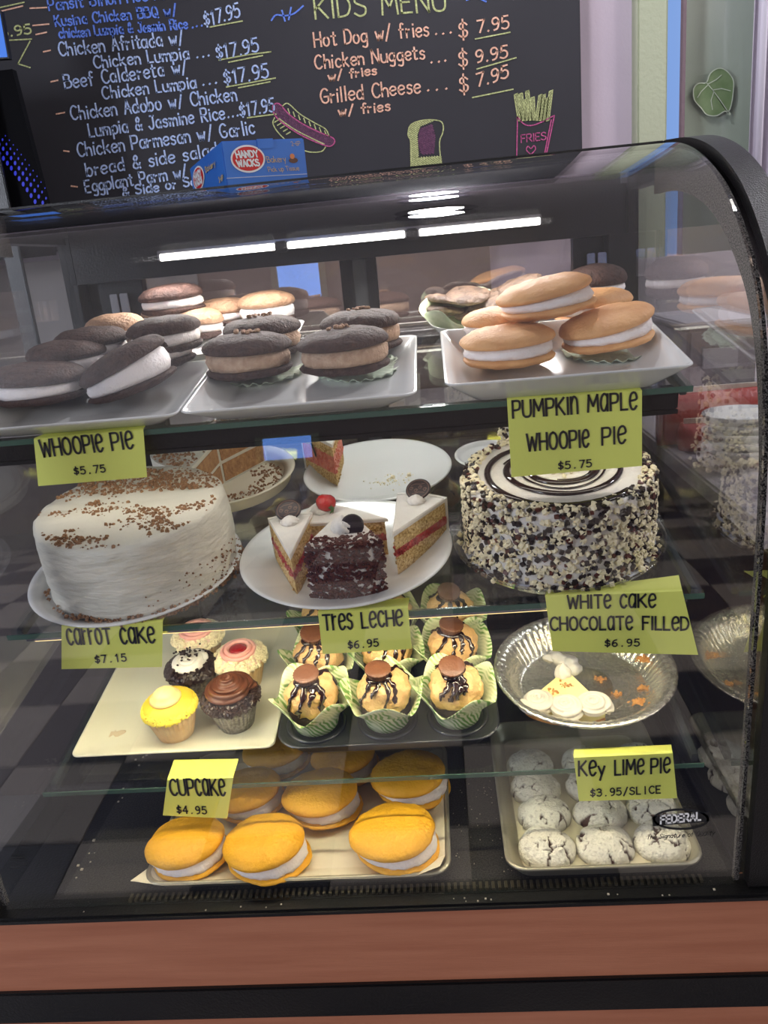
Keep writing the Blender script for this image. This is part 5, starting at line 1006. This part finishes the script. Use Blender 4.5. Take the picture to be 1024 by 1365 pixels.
def tulip(i, j, seed):
    x, v = gx[i], gv[j]; rd = random.Random(seed)
    extra = {(0, 0): 'wide streaks of syrup', (1, 0): 'tilted chocolate cup and thin syrup lines', (2, 0): 'a big pool of syrup', (1, 1): 'half hidden by the price card', (2, 1): 'one long syrup line', (0, 1): 'syrup stripes, partly behind the card', (0, 2): 'mostly hidden by the price card', (1, 2): 'only its edge beside the price card', (2, 2): 'white-glinting syrup at the shelf edge'}[(i, j)]
    R = empty('peanut_butter_cupcake', '%s peanut butter cupcake of the muffin tin, %s' % (pos[(i, j)], extra), 'cupcake', shelf_matrix(3, x, v, 0.0215, rd.uniform(-0.3, 0.3)), 'peanut butter cupcakes in the muffin tin')
    n = 120; ph = rd.uniform(0, 1.5); rows = [(0.022, 0.0), (0.029, 0.001), (0.032, 0.012), (0.0355, 0.024), (0.0395, 0.032), (0.0435, 0.040), (0.0475, 0.049), (0.0515, 0.058)]
    def fn(a, k, r_, z):
        pet = abs(math.cos(2*(a+ph)))**1.3; t = max(0, (k-2)/5.0)
        if k >= 8: t = max(0, (9+8-3-k)/5.0) if False else max(0, ((15-k)-2)/5.0)
        zz = z if z <= 0.024 else 0.024+(z-0.024)*(0.40+0.75*pet)
        fold = 1+0.05*t*math.sin(5*a+ph*3)
        return r_*fold*(1+0.06*t*pet), zz
    prof_ = rows + [(r_-0.0006, z) for r_, z in reversed(rows)]
    V, F = lathe(prof_, n, fn)
    mesh('leaf_paper', (V, F), M_PAPER, R, True)
    mesh('cake', lathe([(0.020, 0.002), (0.031, 0.014), (0.0335, 0.028), (0.031, 0.034), (0.018, 0.038)], 32), M_MUF, R)
    bm = bmesh.new(); bmesh.ops.create_icosphere(bm, subdivisions=4, radius=1.0)
    def surf(d):
        q = 0.0345*(1+0.12*nz(d.x+seed*1.7, d.y, d.z, 2.2)+0.08*nz(d.x, d.y+seed, d.z, 6)+0.045*nz(d.x, d.y, d.z+seed, 15)); return Vector((d.x*q*1.0, d.y*q*1.0, 0.048+d.z*q*0.84))
    for q in bm.verts: q.co = surf(q.co.normalized())
    bm.verts.index_update(); vf = ([tuple(q.co) for q in bm.verts], [tuple(q.index for q in f.verts) for f in bm.faces]); bm.free()
    mesh('frosting_scoop', vf, M_PBF, R)
    tx_, ty_ = rd.uniform(0.0, 0.38), rd.uniform(-0.25, 0.2); cup_d = Vector((rd.uniform(-0.12, 0.05), -0.18, 1)).normalized(); top = surf(cup_d)
    # syrup pooled under the cup and running down over the scoop
    Pn = []
    def clamp_surf(th, el): return surf(Vector((math.sin(th)*math.cos(el), -math.cos(th)*math.cos(el), math.sin(el))))
    wide = 0.0048 if (i, j) in ((0, 0), (2, 0)) else 0.0036
    for th in ([-0.7, -0.15, 0.35, 0.75] if (i, j) != (2, 0) else [-0.3, 0.05, 0.3, 0.6]) + [2.4, -2.2]:
        lo = rd.uniform(-0.35, 0.45) if (i, j) != (2, 0) else rd.uniform(0.1, 0.5)
        P = [clamp_surf(th+0.12*math.sin(q*5), 1.2-(1.2-lo)*q)*1.0 for q in np.linspace(0, 1, 12)]
        ctr = Vector((0, 0, 0.048)); P = [p+(p-ctr).normalized()*0.0012 for p in P]; Pn.append(tube(P, [wide*(0.9+0.3*math.sin(q*2.2)) for q in range(12)], 8, 0.5))
    mesh('syrup_drizzle', join(*Pn), M_SYRUP, R)
    mesh('syrup_pool', xf(jit(lathe([(0.010, -0.002), (0.016, -0.001), (0.0165, 0.001), (0.012, 0.0025), (0.004, 0.003)], 32, lambda a, k, r_, z: (r_*(1+0.15*math.sin(3*a+seed)), z)), 0.0006, 100), Matrix.Translation(top)), M_SYRUP, R)
    cup = lathe([(0.0115, 0), (0.0130, 0.0005), (0.0164, 0.0100), (0.0168, 0.0114), (0.0156, 0.0122), (0.006, 0.0120)], 96, lambda a, k, r_, z: (r_*(1+(0.03*math.cos(24*a) if 0 < k < 4 else 0)), z))
    mesh('chocolate_cup', xf(cup, Matrix.Translation(top+Vector((0, 0, 0.0005))) @ Matrix.Rotation(tx_, 4, 'X') @ Matrix.Rotation(ty_, 4, 'Y')), M_PBC, R)
for j in range(3):
    for i in range(3): tulip(i, j, 3+i*5+j*11)
# foil pie tin
tx0, tv0 = 0.172, 0.151
M_FOIL = mat('aluminium_foil', (232, 228, 214), 0.24, 0.6, 110, metal=0.9)
ft = empty('pie_tin', 'fluted aluminium foil pie tin with one slice of key lime pie left', 'pie tin', shelf_matrix(3, tx0, tv0, 0.001))
P = [(0.084, 0), (0.087, 0.001), (0.094, 0.012), (0.101, 0.022), (0.108, 0.031), (0.112, 0.0335), (0.119, 0.034), (0.1215, 0.033), (0.1225, 0.0345), (0.1205, 0.0365), (0.112, 0.0352), (0.107, 0.0325), (0.100, 0.023), (0.093, 0.013), (0.086, 0.0018), (0.083, 0.0012), (0.04, 0.0010)]
mesh('foil_tin', lathe(P, 320, lambda a, i, r_, z: (r_*(1+(0.009*math.cos(64*a+0.5*math.sin(7*a)) if 1 < i < 6 or 9 < i < 15 else (0.003*math.cos(64*a) if 5 < i < 10 else 0))), z)), M_FOIL, ft)
mesh('base_ring', lathe([(0.060, 0.0010), (0.0615, 0.0018), (0.063, 0.0010)], 80, closed=False), M_FOIL, ft)
# slice of key lime pie with rosettes
M_LIME = mat('key_lime_filling', (236, 226, 160), 0.4, sss=0.15); M_CRUST = mat('graham_crust', (186, 124, 62), 0.85, 1.0, 250, rgb2=(208, 152, 88), var=0.2, vscale=200)
x, vv = on(3, 783, 872, 0.03); pr = empty('key_lime_pie_slice', 'slice of pale key lime pie with three whipped cream rosettes, in the foil tin', 'pie slice', shelf_matrix(3, tx0-0.022, tv0+0.010, 0.0034, RAD(170)))
a0, a1 = math.pi/2-0.60, math.pi/2+0.60
arcp = [(0.098*math.cos(a), 0.098*math.sin(a)) for a in np.linspace(a0, a1, 16)]; full = [(0, 0.002)]+arcp
mesh('crust', jit(prism([(x_*0.93, y_*0.93) for x_, y_ in full], 0, 0.004), 0.0008, 200), M_CRUST, pr, False)
mesh('filling', loft([[(x_*0.92, y_*0.92, 0.004) for x_, y_ in full], [(x_*0.93, y_*0.93, 0.020) for x_, y_ in full], [(x_*0.90, y_*0.91+0.001, 0.0225) for x_, y_ in full]]), M_LIME, pr, False)
for q, a in enumerate((a0+0.17, math.pi/2-0.0, a1-0.17)):
    sw = join(coil(0.0165, 0.0015, 0.006, 0.013, 2.3, 0.0095, 0.0050, 6, 0.42), lathe([(0.012, 0), (0.018, 0.003), (0.016, 0.008), (0.006, 0.012)], 24)); mesh('cream_rosette', xf(sw, Matrix.Translation((0.0855*math.cos(a), 0.0855*math.sin(a), 0.0195)) @ Matrix.Rotation(q*1.3, 4, 'Z') @ Matrix.Rotation(-0.0, 4, 'X')), mat('piped_cream', (204, 198, 186), 0.5), pr)
mesh('cream_peak', xf(jit(swirl(0.013, 0.020, 6, 1.0, 60), 0.0015, 80), Matrix.Translation((0.004, 0.012, 0.018))), M_WFR, pr)
o = mesh('crust_crumbs', join(*[crumb((rnd.gauss(c0, 0.004), rnd.gauss(c1, 0.003), 0.0225), rnd.uniform(0.001, 0.0032)) for c0, c1 in ((0.0, 0.036), (0.016, 0.05)) for k in range(26)]), M_CRUST, pr, False); o['kind'] = 'stuff'
L = []
for (u, v, nn, sp) in ((858, 885, 60, 0.004), (856, 910, 24, 0.003), (852, 942, 50, 0.005), (718, 855, 40, 0.005), (822, 925, 20, 0.003), (800, 905, 18, 0.004)):
    x, vv = on(3, u, v, 0.004 if abs(u-790) < 50 else 0.012); hh = 0.0022 if math.hypot(x-tx0, vv-tv0) < 0.082 else 0.016
    L += [crumb((x+rnd.gauss(0, sp), vv+rnd.gauss(0, sp*0.7), hh+(0.003 if hh > 0.01 else 0)), rnd.uniform(0.0014, 0.0042)) for k in range(nn)]
cr_ = mesh('pie_crumbs', join(*L), M_CRUST, None, False); cr_.matrix_world = shelf_matrix(3, 0, 0, 0.001); tag(cr_, 'orange-brown crust crumbs left in the foil tin', 'crumbs', None, 'stuff')
sm = mesh('cream_smear', join(*[mv(jit(lathe([(0.003, 0), (0.010*q, 0.0006), (0.004, 0.0014)], 20, lambda a, i, r_, z: (r_*(1+0.8*abs(math.cos(a+q))), z)), 0.0016, 120, q), -0.06+0.03*q, 0.03*math.sin(q*2), 0) for q in (0.6, 1.0, 1.4)]), M_WFR, None); sm.matrix_world = shelf_matrix(3, tx0+0.005, tv0+0.035, 0.0028)
tag(sm, 'thin cream smears on the bare bottom of the foil tin', 'smear')

# ================================================================== DECK
pan = empty('baking_tray', 'pale parchment-lined baking tray of yellow whoopie pies on the deck', 'baking tray', shelf_matrix(0, -0.215, 0.140, 0.001))
M_TIN = mat('pale_tray_metal', (176, 170, 150), 0.35, metal=0.6)
def tray(R, w_, d_, h_):
    mesh('tray', loft([rrect(w_-0.03, d_-0.03, 0.02, 0), rrect(w_-0.012, d_-0.012, 0.024, h_-0.003), rrect(w_-0.004, d_-0.004, 0.026, h_), rrect(w_, d_, 0.026, h_-0.001), rrect(w_-0.001, d_-0.001, 0.026, h_+0.002), rrect(w_-0.010, d_-0.010, 0.025, h_+0.0015), rrect(w_-0.022, d_-0.022, 0.022, 0.003), rrect(w_-0.036, d_-0.036, 0.018, 0.0016)]), M_TIN, R)
tray(pan, 0.382, 0.276, 0.016)
gp = [[Vector((-0.188+0.372*i/12+(-0.006 if j == 0 else 0), -0.1385+0.266*j/8, 0.0042+0.013*max(0, (abs(i-6)-5))+0.0125*max(0, 1-j*1.2)+0.0012*nz(i*0.7, j*0.8, 1)+(0.004 if (i, j) == (0, 0) else 0))) for i in range(13)] for j in range(9)]
gp[0][0] = Vector((-0.205, -0.131, 0.0185))
pp = mesh('parchment_paper', sheet(gp, (0, 0, -0.0004)), mat('white_parchment', (222, 214, 192), 0.6, 0.2, 30), None, False); pp.matrix_world = shelf_matrix(0, -0.215, 0.140, 0.001)
tag(pp, 'sheet of white parchment under the yellow whoopie pies', 'paper')
g = 'yellow whoopie pies on the deck tray'
ypies = [(254, 1128, 0.0500, 0.05, -0.06, 'yellow whoopie pie at the front left corner of the tray'), (358, 1132, 0.0530, 0.06, -0.22, 'yellow whoopie pie second from the left in the front row'), (530, 1118, 0.0545, 0.08, -0.20, 'yellow whoopie pie alone at the front right of the tray'),
 (335, 1058, 0.0490, 0.0, -0.14, 'yellow whoopie pie behind the CUPCAKE card'), (432, 1065, 0.0520, 0.04, -0.20, 'yellow whoopie pie in the middle, brightest under the lamp'), (550, 1040, 0.0530, 0.02, -0.24, 'yellow whoopie pie at the back right of the tray'), (464, 1012, 0.0480, 0.0, -0.1, 'yellow whoopie pie farthest back, seen through the glass shelf'), (372, 1004, 0.048, 0.0, -0.1, 'yellow whoopie pie at the back left, under the muffin tin')]
for u, v, r_, a_, b_, lb in ypies:
    x, vv = on(0, u, v, 0.028); whoopie(lb, shelf_matrix(0, x, vv, 0.0064 if b_ > -0.15 else 0.009, 0.3, 0, 0.08 if b_ < -0.15 else 0.0), r_, M_YEL, M_CREAMW, cream=0.010, hb=0.012, ht=0.021, tx=-0.04, ty=b_*0.5, dx=-0.006, dy=0.005, group=g)
# crinkle cookies
ct = empty('baking_tray', 'small metal baking tray of sugar-dusted crinkle cookies at the right of the deck', 'baking tray', shelf_matrix(0, 0.157, 0.158, 0.001))
tray(ct, 0.232, 0.318, 0.020)
pp = mesh('wax_paper', loft([rrect(0.190, 0.276, 0.016, 0.0), rrect(0.190, 0.276, 0.016, 0.0004)]), mat('waxed_paper', (206, 198, 172), 0.5), None, False); pp.matrix_world = shelf_matrix(0, 0.157, 0.158, 0.0032); tag(pp, 'waxed paper lining under the crinkle cookies', 'paper')
M_CRK = vmat('sugar_crust', 0.85, 0.9, 350)
def crinkle(label, u, v, r, seed, h0=0.0042):
    rd = random.Random(seed); n, m_ = 110, 40; pts = []
    while len(pts) < 9:
        a, q = rd.uniform(0, 6.28), math.sqrt(rd.random())*1.05; p = (q*math.cos(a), q*math.sin(a))
        if all((p[0]-s_[0])**2+(p[1]-s_[1])**2 > 0.14 for s_ in pts) or rd.random() < 0.02: pts.append(p)
    prof_ = [(r*1.0, 0.0)]+[(r*math.sin(t)*(1.0), 0.004+0.018*math.cos(t)) for t in np.linspace(math.pi/2, 0.02, m_)]
    V, F = lathe(prof_, n); V2, T = [], []; pa = np.array(pts); Wc, Dc = s2l((232, 228, 214)), s2l((72, 42, 32))
    for p in V:
        x, y, z = p; wx_ = x/r+0.26*nz(x*60+seed, y*60, 0)+0.11*nz(x*200, y*200, seed); wy_ = y/r+0.26*nz(x*60, y*60+seed, 3)+0.11*nz(x*200, y*200, seed+4)
        d = np.sort(np.hypot(pa[:, 0]-wx_, pa[:, 1]-wy_)); e_ = d[1]-d[0]; wdt = 0.035+0.19*nz(x*50, y*50, seed+9)
        c_ = 0.0 if wdt <= 0 else max(0, min(1, (wdt-e_)/0.035)); pf = nz(x*120, y*120, z*120+seed)
        pg = nz(x*300, y*300, z*300); k_ = 1-0.05*c_+0.03*pf; zz = z*(1-0.16*c_*(z > 0.004))+(0.0014*pf+0.0006*pg+0.0030*nz(x*45, y*45, seed+1))*(z > 0.003); c_ = max(c_, min(0.35, max(0, pg*0.9-0.2)))
        V2.append((x*k_*(1+0.04*nz(x*12, y*12, seed)), y*k_, max(0, zz))); T.append(tuple(Wc[q]*(1-c_)+Dc[q]*c_ for q in range(4)))
    o = mesh('crinkle_cookie', (V2, F), M_CRK, None, True, tone=T); x, vv = on(0, u, v, 0.022); o.matrix_world = shelf_matrix(0, x, vv, h0, seed*0.7)
    tag(o, label, 'cookie', 'crinkle cookies on the small tray')
rows = [('front', ((729, 1119), (806, 1116), (884, 1110))), ('second', ((725, 1074), (800, 1072), (872, 1067))), ('third', ((713, 1040), (788, 1037), (862, 1030))), ('back', ((706, 1010), (780, 1006), (850, 1002)))]
for i, (rn, L_) in enumerate(rows):
    for j, (u, v) in enumerate(L_): crinkle('sugar-dusted crinkle cookie, %s of the %s row on the small tray' % (('left', 'middle', 'right')[j], rn), u, v, (0.0352, 0.0345, 0.034, 0.033)[i], 3+i*7+j*3)
